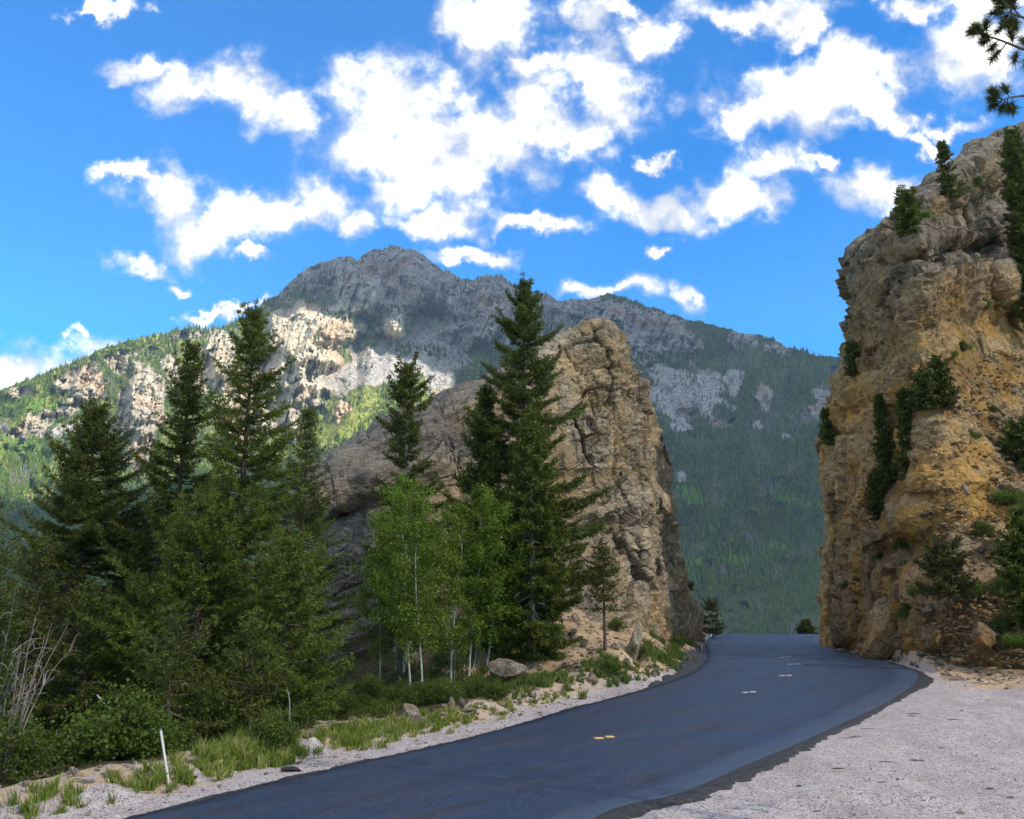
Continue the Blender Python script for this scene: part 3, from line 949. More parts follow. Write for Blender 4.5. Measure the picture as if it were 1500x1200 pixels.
for (a_, b_, mt) in (((877, 1081.5), (893, 1079.5), 'marking'), ((1091, 1014.6), (1102, 1013.6), 'marking_white'), ((1145, 990), (1155, 989.4), 'marking_white'),
                     ((1157, 973), (1168, 973), 'marking_white'), ((1145, 963), (1155, 962.4), 'marking_white'), ((1160, 934.6), (1166, 934.6), 'marking_white')):
    for (x_, y_) in (a_, b_):
        fx, fy = flat(x_, y_ )
        ln = abs(b_[0] - a_[0]) * .78 * fy / F_PX
        slab((fx * .98, fy * .98, .062), (1.0, .18), ln, min(.10 + .003 * fy, .4), .02, M[mt], road, 'lane_marking')

# ------------------------------------------------------------------ cloud shadows: unseen clouds added above, footprints shaped to the shade
CZ = 2700.0
K = SUN_DIR / SUN_DIR.z


def sunplane(px, py, Y):
    q = w2(px, py, Y)
    d = CZ - q[2]
    return (q[0] + K.x * d, q[1] + K.y * d)


def far_at(px, py):
    ys = float(interp(px, SKX, SKY_))
    T = min(1.0, max(0.0, (965 - py) / (965 - ys)))
    d1 = float(interp(px, D1X, D1Y))
    return w2(px, max(py, ys), 1250 + (d1 - 1250) * (.55 * T + .45 * T * T))


def fplane(px, py, ex=0, ey=0):
    q = far_at(px, py); d = CZ - q[2]
    return (q[0] + ex + K.x * d, q[1] + ey + K.y * d)


def shade_cloud_mat(thin=0.0):
    m_, t_ = newmat('shade_cloud_vapour')
    d_ = t_.n('ShaderNodeBsdfDiffuse', {'Color': (.9, .9, .92)})
    tr_ = t_.n('ShaderNodeBsdfTranslucent', {'Color': (.9, .9, .92)})
    o_ = t_.n('ShaderNodeMixShader', {0: .5, 1: d_.outputs[0], 2: tr_.outputs[0]})
    tp_ = t_.n('ShaderNodeBsdfTransparent', {})
    t_.n('ShaderNodeOutputMaterial', {'Surface': t_.n('ShaderNodeMixShader', {0: thin, 1: o_.outputs[0], 2: tp_.outputs[0]}).outputs[0]})
    return m_


CM = shade_cloud_mat()


def shade_cloud(poly, seed, thick=130, mat=None):
    """closed cloud over a footprint, flat below and billowing above"""
    p = np.array(poly); c = p.mean(0)
    n = 180
    q = np.concatenate([p, p[:1]])
    L_ = np.concatenate([[0], np.cumsum(np.linalg.norm(np.diff(q, axis=0), axis=1))])
    s = np.linspace(0, L_[-1], n, endpoint=False)
    ring = np.stack([np.interp(s, L_, q[:, 0]), np.interp(s, L_, q[:, 1])], -1)
    rings = []
    for f, zz in ((.02, 0), (.4, 0), (.75, 4), (.95, 14), (1.0, 34), (.94, 70), (.75, 105), (.4, 128), (.02, 130)):
        r_ = c + (ring - c) * f
        p3 = np.concatenate([r_, np.full((n, 1), CZ + zz * thick / 130.)], 1)
        nn = fbm(p3 / 160, 4, seed)
        d = (ring - c) / (np.linalg.norm(ring - c, axis=1, keepdims=True) + 1e-6)
        p3[:, :2] += d * (nn * 38 * f)[:, None]
        p3[:, 2] += nn * 22 * (zz > 30)
        rings.append(p3)
    V_ = np.stack(rings)
    o = mk('shade_cloud', V_.reshape(-1, 3), grid_faces(9, n, True), mat or CM, smooth=True)
    return tag(o, kind='structure')


# shade on the peak and on the right slope
shade_cloud([fplane(330, 482, -60, 60), fplane(400, 462), fplane(465, 452), fplane(540, 470), fplane(600, 486), fplane(650, 512), fplane(700, 560), fplane(730, 640),
       fplane(720, 800), fplane(730, 940), fplane(900, 960, 0, -300), fplane(1300, 960, 200, -200), fplane(1400, 800, 200, 0), fplane(1400, 575, 200, 100), fplane(1200, 519, 100, 150), fplane(900, 432, 0, 150), fplane(575, 360, 0, 150), fplane(430, 407, -60, 150), fplane(300, 479, -100, 200)], 401)
# shade on the foot of the left slope
shade_cloud([fplane(-400, 760, -300, 60), fplane(-60, 765), fplane(60, 770), fplane(200, 745), fplane(330, 720), fplane(440, 690), fplane(540, 670), fplane(640, 690), fplane(716, 740),
       fplane(716, 950, 0, -250), fplane(300, 960, 0, -300), fplane(-400, 960, -300, -250)], 431, 90)
# half clear cloud added out of view to shade the road and near rocks
c0 = sunplane(820, 850, 60)
shade_cloud([(c0[0] + 230 * math.cos(a_) * (1 + .15 * math.sin(3 * a_)), c0[1] + 230 * math.sin(a_)) for a_ in np.linspace(0, 2 * math.pi, 24, endpoint=False)], 451, 70, shade_cloud_mat(0.50))

# ------------------------------------------------------------------ the two near rocks


def rock_disp(V, N, bed_ang, seed, amp=1.0, beds=None, bs=1.0, calm=0.0):
    """returns displacement along N, tone, joint factor"""
    ca, sa = math.cos(bed_ang), math.sin(bed_ang)
    q = np.stack([V[..., 0] * ca + V[..., 2] * sa, V[..., 1], -V[..., 0] * sa + V[..., 2] * ca], -1)
    q = q + .22 * np.stack([fbm(V * .3, 3, seed + 1), fbm(V * .3, 3, seed + 2), fbm(V * .4, 3, seed + 3)], -1)
    a1, l1, e1 = blocks(q, 5.2 * bs, 4.5 * bs, 3.4 * bs, seed + 5, .5)
    a2, l2, e2 = blocks(q, 2.1 * bs, 1.9 * bs, 1.05 * bs, seed + 9, .5)
    a3, l3, e3 = blocks(q, .78, .7, .36, seed + 13, .45)
    g1_, g2_, a4, v4 = voro(q / np.array([1.4, 1.2, .9]) + 1.7, seed + 17)
    fr_ = lambda a, m: ((a * m) % 1) - .5
    tilt = l1[..., 0] * fr_(a1, 7.3) * 3.0 + l1[..., 2] * (fr_(a1, 13.7) + .15) * 2.4
    tilt2 = l2[..., 0] * fr_(a2, 7.3) * 1.15 + l2[..., 2] * (fr_(a2, 13.7) + .15) * 1.0
    tilt3 = l3[..., 0] * fr_(a3, 7.3) * .40 + l3[..., 2] * (fr_(a3, 13.7) + .1) * .34
    tilt4 = v4[..., 0] * (a4 - .5) * .9 + v4[..., 2] * fr_(a4, 7.3) * .8
    msk = sstep(fbm(V * .20, 3, seed + 40), -.30, .35) * (1 - calm)
    m2 = sstep(fbm(V * .35, 3, seed + 44), -.25, .35) * (1 - .5 * calm)
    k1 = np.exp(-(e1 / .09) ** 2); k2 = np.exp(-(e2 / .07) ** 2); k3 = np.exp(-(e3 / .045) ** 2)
    bw = .25 if beds is None else beds
    zb = q[..., 2] / .95 + .3 * fbm(V * .22, 3, seed + 50)
    ib = np.floor(zb).astype(np.int64); fr = zb - ib
    hb = _hash(ib, ib * 0, ib * 0, seed)
    bd = (fr ** 1.6) * (.2 + hb) * (1 - sstep(fr, .9, 1.0)) + (hb - .5) * .5
    d = ((a1 - .5) * 1.0 + tilt * .62) * (1 - .7 * calm) - .40 * k1 * (.3 + .7 * m2) + (.15 + .85 * msk) * ((a2 - .5) * .52 + tilt2 * .85 - .22 * k2 * m2) + (.12 + .75 * m2) * ((a3 - .5) * .18 + tilt3 - .07 * k3)
    d = d + tilt4 * .4 * (1 - calm) + bw * bd * .8 + bw * .10 * ridged(q * np.array([.12, .2, 3.0]), 3, seed + 61)
    d = d + .5 * fbm(V * .28, 3, seed + 21) + .045 * fbm(V * 2.6, 3, seed + 33)
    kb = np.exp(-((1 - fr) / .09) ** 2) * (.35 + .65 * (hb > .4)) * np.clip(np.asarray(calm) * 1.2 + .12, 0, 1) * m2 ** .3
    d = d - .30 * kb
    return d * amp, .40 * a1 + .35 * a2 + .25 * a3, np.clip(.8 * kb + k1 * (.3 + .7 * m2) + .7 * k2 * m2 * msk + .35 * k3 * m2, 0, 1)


def loft(name, py, xl, xr, Df, Th, E, bed, seed, mat, lichen, amp=1.0, nf=300, nb=30, smid=None, drop_amp=None, nside=60, voxel=.12, beds=None, bs=1.0, calm=None):
    s = np.linspace(0, 1, nf) if smid is None else smid
    Ee = np.maximum(np.minimum(E, .45 * (xr - xl)), 1)[:, None]
    ph = np.linspace(0, np.pi / 2, nside)[None, :-1]
    PXg_ = np.concatenate([xl[:, None] + Ee * (1 - np.cos(ph)), (xl[:, None] + Ee) + ((xr - xl)[:, None] - 2 * Ee) * s[None], (xr[:, None] - Ee * (1 - np.cos(ph)))[:, ::-1]], 1)
    s = np.zeros(PXg_.shape[1])
    PYg_ = np.repeat(py[:, None], len(s), 1)
    th = Th(PYg_)
    e = np.minimum(PXg_ - xl[:, None], xr[:, None] - PXg_)
    q_ = np.clip(e / np.maximum(np.minimum(E, .45 * (xr - xl)[:, None]), 1), 0, 1)
    rnd = th / 2 * (1 - np.sqrt(1 - (1 - q_) ** 2))
    D = Df(PXg_, PYg_) + rnd
    front = w2(PXg_, PYg_, D)
    sb = np.linspace(1, 0, nb + 2)[1:-1]
    PXb = xl[:, None] + (xr - xl)[:, None] * sb[None]
    PYb = np.repeat(py[:, None], nb, 1)
    thb = Th(PYb)
    Dm = np.stack([np.interp(PXb[i], PXg_[i], Df(PXg_[i], PYg_[i])) for i in range(len(py))])
    Db = Dm + thb / 2 + thb / 2 * np.sqrt(np.clip(1 - np.abs(2 * sb[None] - 1) ** 3, 0, 1))
    backp = w2(PXb, PYb, Db)
    V = np.concatenate([front, backp], 1)
    nv, nn = V.shape[:2]
    Vb = np.concatenate([V.reshape(-1, 3), V[0].mean(0)[None], V[-1].mean(0)[None]])
    F4 = grid_faces(nv, nn, True)
    a_ = np.arange(nn); b_ = (a_ + 1) % nn
    F3 = np.concatenate([np.stack([np.full(nn, nv * nn), a_, b_], -1), np.stack([np.full(nn, nv * nn + 1), (nv - 1) * nn + b_, (nv - 1) * nn + a_], -1)])
    F3 = np.concatenate([F3, F4[:, [0, 1, 2]], F4[:, [0, 2, 3]]])
    tmp = mk('body', Vb, F3)
    md = tmp.modifiers.new('skin', 'REMESH'); md.mode = 'VOXEL'; md.voxel_size = voxel
    dg = bpy.context.evaluated_depsgraph_get()
    ev = tmp.evaluated_get(dg); me = ev.to_mesh()
    V = np.empty(len(me.vertices) * 3, np.float32); me.vertices.foreach_get('co', V); V = V.reshape(-1, 3).astype(float)
    N = np.empty(len(me.vertices) * 3, np.float32); me.vertices.foreach_get('normal', N); N = N.reshape(-1, 3).astype(float)
    npoly = len(me.polygons)
    lt = np.empty(npoly, np.int32); me.polygons.foreach_get('loop_total', lt)
    lv = np.empty(len(me.loops), np.int32); me.loops.foreach_get('vertex_index', lv)
    F = lv.reshape(-1, 4) if (lt == 4).all() else None
    ed = np.empty(len(me.edges) * 2, np.int32); me.edges.foreach_get('vertices', ed); ed = ed.reshape(-1, 2)
    ev.to_mesh_clear(); bpy.data.objects.remove(tmp)
    print(name, 'skin', len(V), npoly, F is not None)
    cnt = np.bincount(ed.ravel(), minlength=len(V))[:, None]

    def blur(A, k, w_=.8):
        for _ in range(k):
            B = np.stack([np.bincount(ed[:, 0], A[ed[:, 1], c], len(V)) + np.bincount(ed[:, 1], A[ed[:, 0], c], len(V)) for c in range(3)], -1) / np.maximum(cnt, 1)
            A = A * (1 - w_) + B * w_
        return A
    V = blur(V, 3, .6)
    N = unit(blur(N, 26))
    PA, PB = proj(V)
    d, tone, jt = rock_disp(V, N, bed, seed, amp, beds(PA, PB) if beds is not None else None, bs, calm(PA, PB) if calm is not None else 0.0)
    if drop_amp is not None:
        d = d * drop_amp(PA, PB)
    V = V + N * d[:, None]
    up = np.clip(N[:, 2], 0, 1)
    li = np.clip(lichen(PA, PB) + .5 * sstep(up, .25, .7) + .35 * fbm(V * .3, 3, seed + 71), 0, 1)
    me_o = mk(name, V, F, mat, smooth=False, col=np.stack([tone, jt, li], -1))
    return me_o, front


# left fin
FR = [(474, 869, 873), (485, 856, 882), (500, 828, 896), (520, 784, 914), (540, 752, 930), (560, 717, 940), (580, 678, 946), (600, 634, 951), (615, 588, 961), (630, 560, 965), (650, 528, 970), (668, 500, 974), (685, 476, 977),
      (700, 456, 979), (715, 440, 980), (730, 431, 981), (742, 434, 982), (755, 450, 984), (780, 468, 988), (800, 472, 993), (830, 475, 1001), (855, 480, 1007), (870, 478, 1010), (905, 480, 1024), (930, 476, 1024), (960, 470, 1014), (1010, 460, 1006)]
FR = np.array(FR, float)
fpy = np.concatenate([np.arange(474, 560, 1.3), np.arange(560, 1010, 1.75)])
FDX = [400, 430, 600, 800, 880, 945, 985, 1025, 1060]
FDY = [52, 53, 55.5, 57.5, 59.5, 64, 76, 92, 100]
FB = [(482, 755, 70, 11, 14, -3.2), (500, 835, 50, 7, 8, -1.6), (520, 870, 30, 25, 0, -1.0), (560, 705, 110, 26, 22, 1.6), (780, 872, 60, 17, 12, -3.0), (835, 850, 26, 16, -20, 1.4), (905, 745, 60, 16, 5, .9), (880, 775, 60, 5, 4, -.9),
      (875, 695, 60, 4, 5, -.7), (720, 720, 60, 30, 0, -.8), (870, 560, 60, 50, 20, .8), (920, 700, 30, 60, 10, .9), (905, 620, 40, 16, 30, .7), (960, 870, 20, 50, 0, .8), (900, 860, 26, 40, 0, .9), (640, 600, 60, 8, 30, -.8), (860, 497, 40, 5, 20, -.7), (870, 790, 10, 30, 0, -.8)]


def fDf(PX, PY, plain_=False):
    D = interp(PX, FDX, FDY)
    D = D - .035 * (PY - 700) * .35          # leans back upwards
    D = D - 2.2 * sstep(PY, 830, 960) * sstep(PX, 780, 900)
    for b_ in ([] if plain_ else FB):
        D = D - bump(PX, PY, *b_[:5], b_[5], 1.6)
    return D


fin, fin_front = loft('rock_outcrop', fpy, interp(fpy, FR[:, 0], FR[:, 1]), interp(fpy, FR[:, 0], FR[:, 2]), fDf,
                      lambda p: 11.0 * np.clip((p - 470) / 200, .02, 1) ** .8, 34.0, math.radians(27), 501, M['fin_rock'],
                      lambda a, b: .75 * (1 - sstep(a + .3 * b, 780, 1010)), .85, smid=np.concatenate([np.linspace(0, .84, 170)[:-1], np.linspace(.84, 1, 120)]), nb=60, nside=40, voxel=.118,
                      beds=lambda a, b: .2 + .75 * (1 - sstep(a + .25 * b, 820, 980)) + .35 * (1 - sstep(b, 520, 590)), bs=1.25, calm=lambda a, b: .9 * (1 - sstep(a + .25 * b, 800, 960)))
tag(fin, 'tall brown leaning rock fin between the conifers and the left edge of the road', 'rock outcrop')

# right cliff
CRR = [(110, 1690, 1740), (125, 1630, 1760), (150, 1575, 1760), (190, 1499, 1760), (200, 1470, 1760), (215, 1440, 1760), (240, 1404, 1760), (265, 1372, 1760), (290, 1336, 1760), (310, 1318, 1760), (325, 1307, 1760), (335, 1300, 1760), (347, 1284, 1760),
       (370, 1247, 1760), (400, 1241, 1760), (440, 1244, 1760), (500, 1245, 1760), (530, 1240, 1760), (545, 1232, 1760), (565, 1222, 1760), (600, 1214, 1760), (640, 1203, 1760), (680, 1203, 1760), (720, 1208, 1760), (760, 1213, 1760), (800, 1217, 1760),
       (860, 1217, 1760), (905, 1216, 1760), (930, 1214, 1760), (950, 1210, 1760), (1040, 1206, 1760)]
CRR = np.array(CRR, float)
cpy = np.concatenate([np.arange(110, 190, 4), np.arange(190, 1000, 1.75), [1010, 1025, 1040]])
base_pts = [(1206, 949), (1260, 956), (1330, 968), (1400, 974), (1500, 986), (1700, 1004), (2000, 1040)]
CBX = [p[0] for p in base_pts] + [2400]
CBY = [gpt(*p)[1] for p in base_pts]
CBY = CBY + [CBY[-1] * .72]
AX = [1206, 1290, 1350, 1400, 1500, 1700, 2100]; AY = [1.0, 2.0, 4.5, 12, 25, 32, 30]
CB = [(1252, 636, 42, 3.0, 2, -1.3), (1310, 700, 40, 60, 0, -.8), (1395, 372, 66, 11, 12, -4.5), (1290, 352, 55, 10, 30, 1.0), (1455, 285, 30, 26, 25, -5.0), (1440, 262, 40, 22, 38, 1.6), (1400, 335, 80, 20, 30, 1.8), (1440, 410, 18, 80, 6, -4.0),
      (1475, 345, 24, 20, 0, 2.0), (1475, 410, 30, 26, 0, 2.0), (1318, 755, 22, 26, 0, 2.2), (1290, 780, 24, 20, 30, 1.6), (1335, 800, 22, 12, 10, -1.6), (1268, 880, 16, 50, 8, -2.4), (1240, 905, 24, 26, 0, 1.6), (1295, 910, 20, 30, 0, 1.5), (1285, 845, 20, 24, 0, 1.2),
      (1350, 728, 18, 7, 0, -1.5), (1365, 700, 30, 60, 0, 1.2), (1330, 660, 26, 80, 0, -1.2), (1430, 560, 60, 30, 30, .6), (1300, 560, 50, 60, 0, .8), (1450, 700, 40, 10, 25, .9), (1480, 790, 40, 16, 20, 1.0), (1440, 920, 12, 22, 10, 1.2), (1480, 720, 26, 26, 0, 1.4)]


def cDf(PX, PY, plain_=False):
    D = interp(PX, CBX, CBY)
    A = interp(PX, AX, AY)
    D = D + A * np.clip((955 - PY) / 475, 0, 1)
    Bx = interp(PX, [1206, 1300, 1400, 1500, 2100], [0, 3, 10, 15, 26])
    D = D + Bx * np.clip((400 - PY) / 210, 0, 2)
    for b_ in ([] if plain_ else CB):
        D = D - bump(PX, PY, *b_[:5], b_[5], 1.6)
    return D


def c_amp(PX, PY):
    # loose slope: less blocky relief
    return 1 - .62 * sstep(PX, 1365, 1420) * sstep(PY + (PX - 1400) * .35, 470, 520) * (1 - sstep(PY, 660, 760))


smid = np.concatenate([np.linspace(0, .06, 90)[:-1], np.linspace(.06, .22, 150)[:-1], np.linspace(.22, 1, 60)])
cliff, cliff_front = loft('cliff', cpy, interp(cpy, CRR[:, 0], CRR[:, 1]), interp(cpy, CRR[:, 0], CRR[:, 2]), cDf,
                          lambda p: 14 + 14 * np.clip((p - 60) / 500, 0, 1), 26.0, math.radians(24), 601, M['cliff_rock'],
                          lambda a, b: .85 * (1 - sstep(b - (a - 1246) * -.55, 440, 600)) - .12, 1.0, smid=smid, nb=40, drop_amp=c_amp, nside=40, voxel=.18, bs=1.6, calm=lambda a, b: .25 + 0 * a, beds=lambda a, b: .18 + .5 * (1 - sstep(b - (a - 1246) * -.55, 500, 620)))
tag(cliff, 'high ochre cliff with overhanging grey ledges and a loose dirt slope right of the road', 'cliff')

# ------------------------------------------------------------------ plants
def rot_rand(r_, n):
    v = r_.normal(size=(n, 3)); return v / np.linalg.norm(v, axis=1, keepdims=True)



def tri_tufts(r_, P0, Dd, tipn, k, ln, wd, spread=.75):
    """k needle sprays at every point, mostly along Dd"""
    n = len(P0)
    P = np.repeat(P0, k, 0); D = np.repeat(Dd, k, 0); tp = np.repeat(tipn, k)
    d = unit(D + r_.normal(size=P.shape) * spread)
    sd = unit(np.cross(d, r_.normal(size=P.shape)))
    L_ = (ln * r_.uniform(.6, 1.3, n * k))[:, None]; W_ = (wd * r_.uniform(.7, 1.3, n * k))[:, None]
    P = P + r_.normal(size=P.shape) * ln * .25
    V = np.stack([P - sd * W_, P + sd * W_, P + d * L_], 1).reshape(-1, 3)
    F = np.arange(len(V)).reshape(-1, 3)
    c = np.zeros((len(V), 3)); c[:, 0] = np.repeat(r_.random(n * k), 3)
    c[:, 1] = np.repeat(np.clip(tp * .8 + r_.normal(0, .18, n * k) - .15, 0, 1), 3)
    return V, F, c


def conifer_data(seed, H, Rm, base=.12, step=.32, per=5, tw=.17, k=4, ln=.135, wd=.019, shape=.85, ragged=.3, lean=0, gapbias=.0, bent=0.0):
    r_ = np.random.default_rng(seed)
    zs = np.linspace(0, H, 14)
    tx = lean * (zs / H) ** 1.3 * H + bent * np.sin(zs / H * 3.0); ty = .06 * np.sin(zs * .7 + seed)
    trunk = tube(np.stack([tx, ty, zs], 1), np.interp(zs, [0, H * .1, H], [H * .014 + .06, H * .011 + .03, .012]), 7)
    wood = []; PT = []; DR = []; TP = []
    z = H * base
    sector = r_.uniform(.65, 1.15, 8)
    while z < H * .985:
        t_ = z / H
        nb = per if r_.random() > .2 else per - 1
        az0 = r_.random() * 6.28
        for j in range(nb):
            az = az0 + 6.28 * j / nb + r_.normal(0, .25)
            sec = sector[int((az % 6.283) / .786) % 8]
            prof = (1 - t_) ** shape * (1 - .45 * max(0, (.22 - t_) / .22))
            L_ = Rm * prof * r_.uniform(1 - ragged, 1 + ragged * .8) * (sec if t_ < .8 else 1) + .16
            if r_.random() < gapbias * (t_ > .3):
                L_ *= .45
            el = math.radians(np.interp(t_, [0, .35, .8, 1], [-14, -2, 22, 55]) + r_.normal(0, 6))
            n_ = max(4, int(L_ / .3) + 3)
            ss_ = np.linspace(0, 1, n_)
            hx = ss_ * L_ * math.cos(el)
            hz_ = ss_ * L_ * math.sin(el) - .10 * L_ * np.sin(ss_ * 2.6) + .12 * L_ * ss_ ** 3
            aa = az + .18 * r_.normal() * ss_
            bz = z + r_.normal(0, .06)
            ctx = np.interp(bz, zs, tx)
            pts = np.stack([ctx + hx * np.cos(aa), hx * np.sin(aa), bz + hz_], 1)
            if L_ > .5:
                wood.append(tube(pts, np.interp(ss_, [0, 1], [.012 + .012 * L_, .004]), 3))
            # twigs
            m_ = max(3, int(L_ / tw))
            u_ = np.linspace(.18 if L_ < 1.2 else .3, 1.0, m_)
            bp = np.stack([np.interp(u_, ss_, pts[:, i]) for i in range(3)], 1)
            ax = unit(np.gradient(bp, axis=0))
            side = unit(np.cross(ax, [0, 0, 1.0]))
            for sg in (-1, 1, 0):
                lt = (.34 * L_ * (1.08 - u_) + .10) * r_.uniform(.6, 1.25, m_)
                if sg == 0:
                    lt = lt * .0 + .10
                lt = np.minimum(lt, .85)
                q_ = np.maximum(1, (lt / .11).astype(int))
                td = unit(ax * .75 + side * sg * 1.0 + np.array([0, 0, 1.0]) * r_.normal(-.05, .22, (m_, 1)))
                idx = np.repeat(np.arange(m_), q_)
                f = (np.arange(len(idx)) - np.repeat(np.cumsum(q_) - q_, q_) + .5) / np.repeat(q_, q_)
                PT.append(bp[idx] + td[idx] * (lt[idx] * f)[:, None] - np.array([0, 0, 1.0]) * (.10 * (lt[idx] * f) ** 2)[:, None])
                DR.append(td[idx]); TP.append(f * .6 + .4 * u_[idx])
        z += step * r_.uniform(.7, 1.3) * (1 - .45 * t_)
    PT = np.concatenate(PT); DR = np.concatenate(DR); TP = np.concatenate(TP)
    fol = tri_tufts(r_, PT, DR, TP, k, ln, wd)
    return trunk, (join(wood) if len(wood) > 12 else list(wood)), fol


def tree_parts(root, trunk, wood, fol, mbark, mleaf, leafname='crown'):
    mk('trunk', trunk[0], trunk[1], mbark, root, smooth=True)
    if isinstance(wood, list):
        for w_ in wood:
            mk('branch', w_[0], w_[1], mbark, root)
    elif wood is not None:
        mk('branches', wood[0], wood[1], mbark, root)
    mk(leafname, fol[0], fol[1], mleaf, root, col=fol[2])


def copy_thing(o, loc, rz=0.0, sc=1.0, label=None, group=None):
    r_ = o.copy(); COL.objects.link(r_)
    r_.location = [float(c) for c in loc]; r_.rotation_euler = (0, 0, rz)
    r_.scale = (sc, sc, sc) if not hasattr(sc, '__len__') else sc
    if label: r_['label'] = label
    if group: r_['group'] = group
    for ch in list(o.children):
        c_ = ch.copy(); COL.objects.link(c_); c_.parent = r_
        for g_ in ch.children:
            d_ = g_.copy(); COL.objects.link(d_); d_.parent = c_
    return r_


def stand(px, top, Y, sink=.15):
    q = w2(px, top, Y)
    z0 = g1(q[0], q[1]) - sink
    return (q[0], q[1], z0), float(q[2] - z0)


def conifer(name, label, px, top, Y, R, seed, mat='needle', bk='bark', cat='conifer', zbase=None, **kw):
    loc, H = stand(px, top, Y)
    if zbase is not None:
        loc = (loc[0], loc[1], zbase); H = float(w2(px, top, Y)[2] - zbase)
    o = thing(name, label, cat, loc)
    tr, wd_, fo = conifer_data(seed, H, R, **kw)
    tree_parts(o, tr, wd_, fo, M[bk], M[mat])
    return o


# left group
conifer('conifer_tree', 'tallest dark green conifer of the left group with a thin bare-looking leader', 374, 446, 30, 4.7, 11, base=.06, ragged=.5, gapbias=.35, step=.36, k=9, shape=.82)
conifer('conifer_tree', 'pointed conifer just left of the tallest tree with open top against the grey crags', 281, 503, 32, 3.5, 12, base=.05, ragged=.5, gapbias=.35, shape=.8, k=9, step=.36)
conifer('conifer_tree', 'broad rounded dark conifer standing alone at left before the sunlit slope', 142, 598, 33, 4.0, 13, mat='needle_dark', base=.08, ragged=.3, shape=.62, k=8, step=.30)
conifer('conifer_tree', 'short dense conifer filling the gap between tallest conifer and the grey rock slab', 452, 600, 38, 2.5, 14, base=.05, shape=.7, k=5)
conifer('conifer_tree', 'dark conifer cut by the left edge of the picture', -18, 738, 24, 2.4, 15, mat='needle_dark', base=.05, shape=.7)
conifer('conifer_tree', 'small dark conifer low between the lone conifer and the pointed one', 205, 742, 34, 2.2, 16, mat='needle_dark', shape=.7)
conifer('conifer_tree', 'bushy yellow green conifer in front of the tallest one at its right foot', 425, 790, 26, 2.0, 17, base=.03, shape=.6, k=9)
conifer('conifer_tree', 'wide low conifer in front of the tallest one at its left foot', 300, 735, 27, 3.0, 18, base=.02, shape=.6, k=9, ragged=.5)
conifer('conifer_tree', 'low dark spruce above the white post by the road', 255, 905, 22.5, 2.0, 19, mat='needle_dark', base=.02, shape=.6)
conifer('conifer_tree', 'small spruce below the tallest conifer close to the roadside grass', 372, 925, 23.5, 1.8, 20, base=.02, shape=.6)
conifer('conifer_tree', 'dim spruce behind the bare branches at the left edge', 62, 800, 27, 2.3, 21, mat='needle_dark', base=.04, shape=.7)
conifer('conifer_tree', 'dim spruce behind the young green tree at lower left', 140, 860, 27, 2.1, 22, mat='needle_dark', base=.04, shape=.7)
# in front of the fin
conifer('conifer_tree', 'tall ragged fir with a narrow top in front of the brown rock outcrop', 767, 412, 46, 4.5, 31, mat='needle_dark', base=.12, ragged=.6, gapbias=.4, shape=.66, step=.44, k=7, ln=.19, wd=.028)
conifer('conifer_tree', 'lower fir just left of the tall ragged fir with a pale bare stem', 712, 568, 47, 2.6, 32, mat='needle_dark', bk='bark_grey', base=.2, ragged=.45, gapbias=.25, shape=.7, k=5, ln=.2, wd=.042)
conifer('conifer_tree', 'fresh green young spruce with a pale trunk in front of the tall ragged fir', 778, 600, 43, 2.9, 33, bk='bark_grey', base=.04, ragged=.35, shape=.75, k=5, ln=.18, wd=.04)
conifer('pine_tree', 'open crowned pine before the grey slab with sky behind its flat top', 598, 541, 45, 2.3, 35, mat='pine', bk='bark_grey', base=.30, ragged=.55, gapbias=.3, shape=.3, step=.55, per=4, k=6, ln=.2, wd=.042, cat='pine')
conifer('pine_tree', 'thin young pine on a bare dark stem on the dirt slope under the outcrop', 883, 802, 43, 1.0, 37, mat='pine', base=.42, ragged=.4, shape=.3, step=.36, ln=.16, wd=.03, cat='pine')
conifer('pine_tree', 'browned young pine by the crest of the road beside the outcrop foot', 1042, 880, 108, 1.7, 38, mat='brown_leaf', base=.2, ragged=.55, shape=.35, ln=.3, wd=.05, step=.7, per=4, cat='pine')
conifer('pine_tree', 'small dark tree top poking up beyond the far end of the road', 1180, 913, 135, 2.0, 39, mat='needle_dark', base=.1, shape=.5, ln=.35, wd=.1, step=.5, cat='pine')


def on_cliff(px, py, out=.6):
    return w2(px, py, float(cDf(np.array([float(px)]), np.array([float(py)]))[0]) - out)


def cliff_conifer(name, label, px, top, bot, Rpx, seed, mat='needle_dark', cat='conifer', out=.5, **kw):
    b = on_cliff(px, bot, out)
    t_ = w2(px, top, b[1]); H = float(t_[2] - b[2]) + .5
    o = thing(name, label, cat, (b[0], b[1], b[2] - .5))
    kw.setdefault('step', .32)
    tr, wd_, fo = conifer_data(seed, H, Rpx / F_PX * b[1] * 1.15, ln=.24, wd=.06, k=5, **kw)
    tree_parts(o, tr, wd_, fo, M['bark'], M[mat])
    return o


cliff_conifer('conifer_tree', 'small spire shaped fir on the skyline ledge of the right cliff', 1389, 208, 288, 15, 51, out=1.0, shape=.8, per=4, step=.5, ragged=.5)
cliff_conifer('conifer_tree', 'stubby bright green fir at the stepped shoulder of the right cliff', 1331, 281, 336, 19, 52, mat='needle', out=1.0, shape=.35, base=.02)
cliff_conifer('conifer_tree', 'left one of two narrow dark firs in the cleft of the cliff face', 1300, 582, 712, 13, 53, out=1.0, shape=.6, base=.05, ragged=.55, gapbias=.3)
cliff_conifer('conifer_tree', 'right one of two narrow dark firs in the cleft of the cliff face', 1332, 574, 692, 12, 54, out=1.0, shape=.55, base=.05, ragged=.55, gapbias=.3)
cliff_conifer('conifer_tree', 'tiny fir under the two narrow firs in the cliff cleft', 1286, 694, 748, 13, 55, out=1.4, shape=.5, base=.02)
cliff_conifer('conifer_tree', 'small spreading fir on top of the dirt slope against the cliff', 1378, 530, 582, 22, 56, out=.8, shape=.6, base=.02)
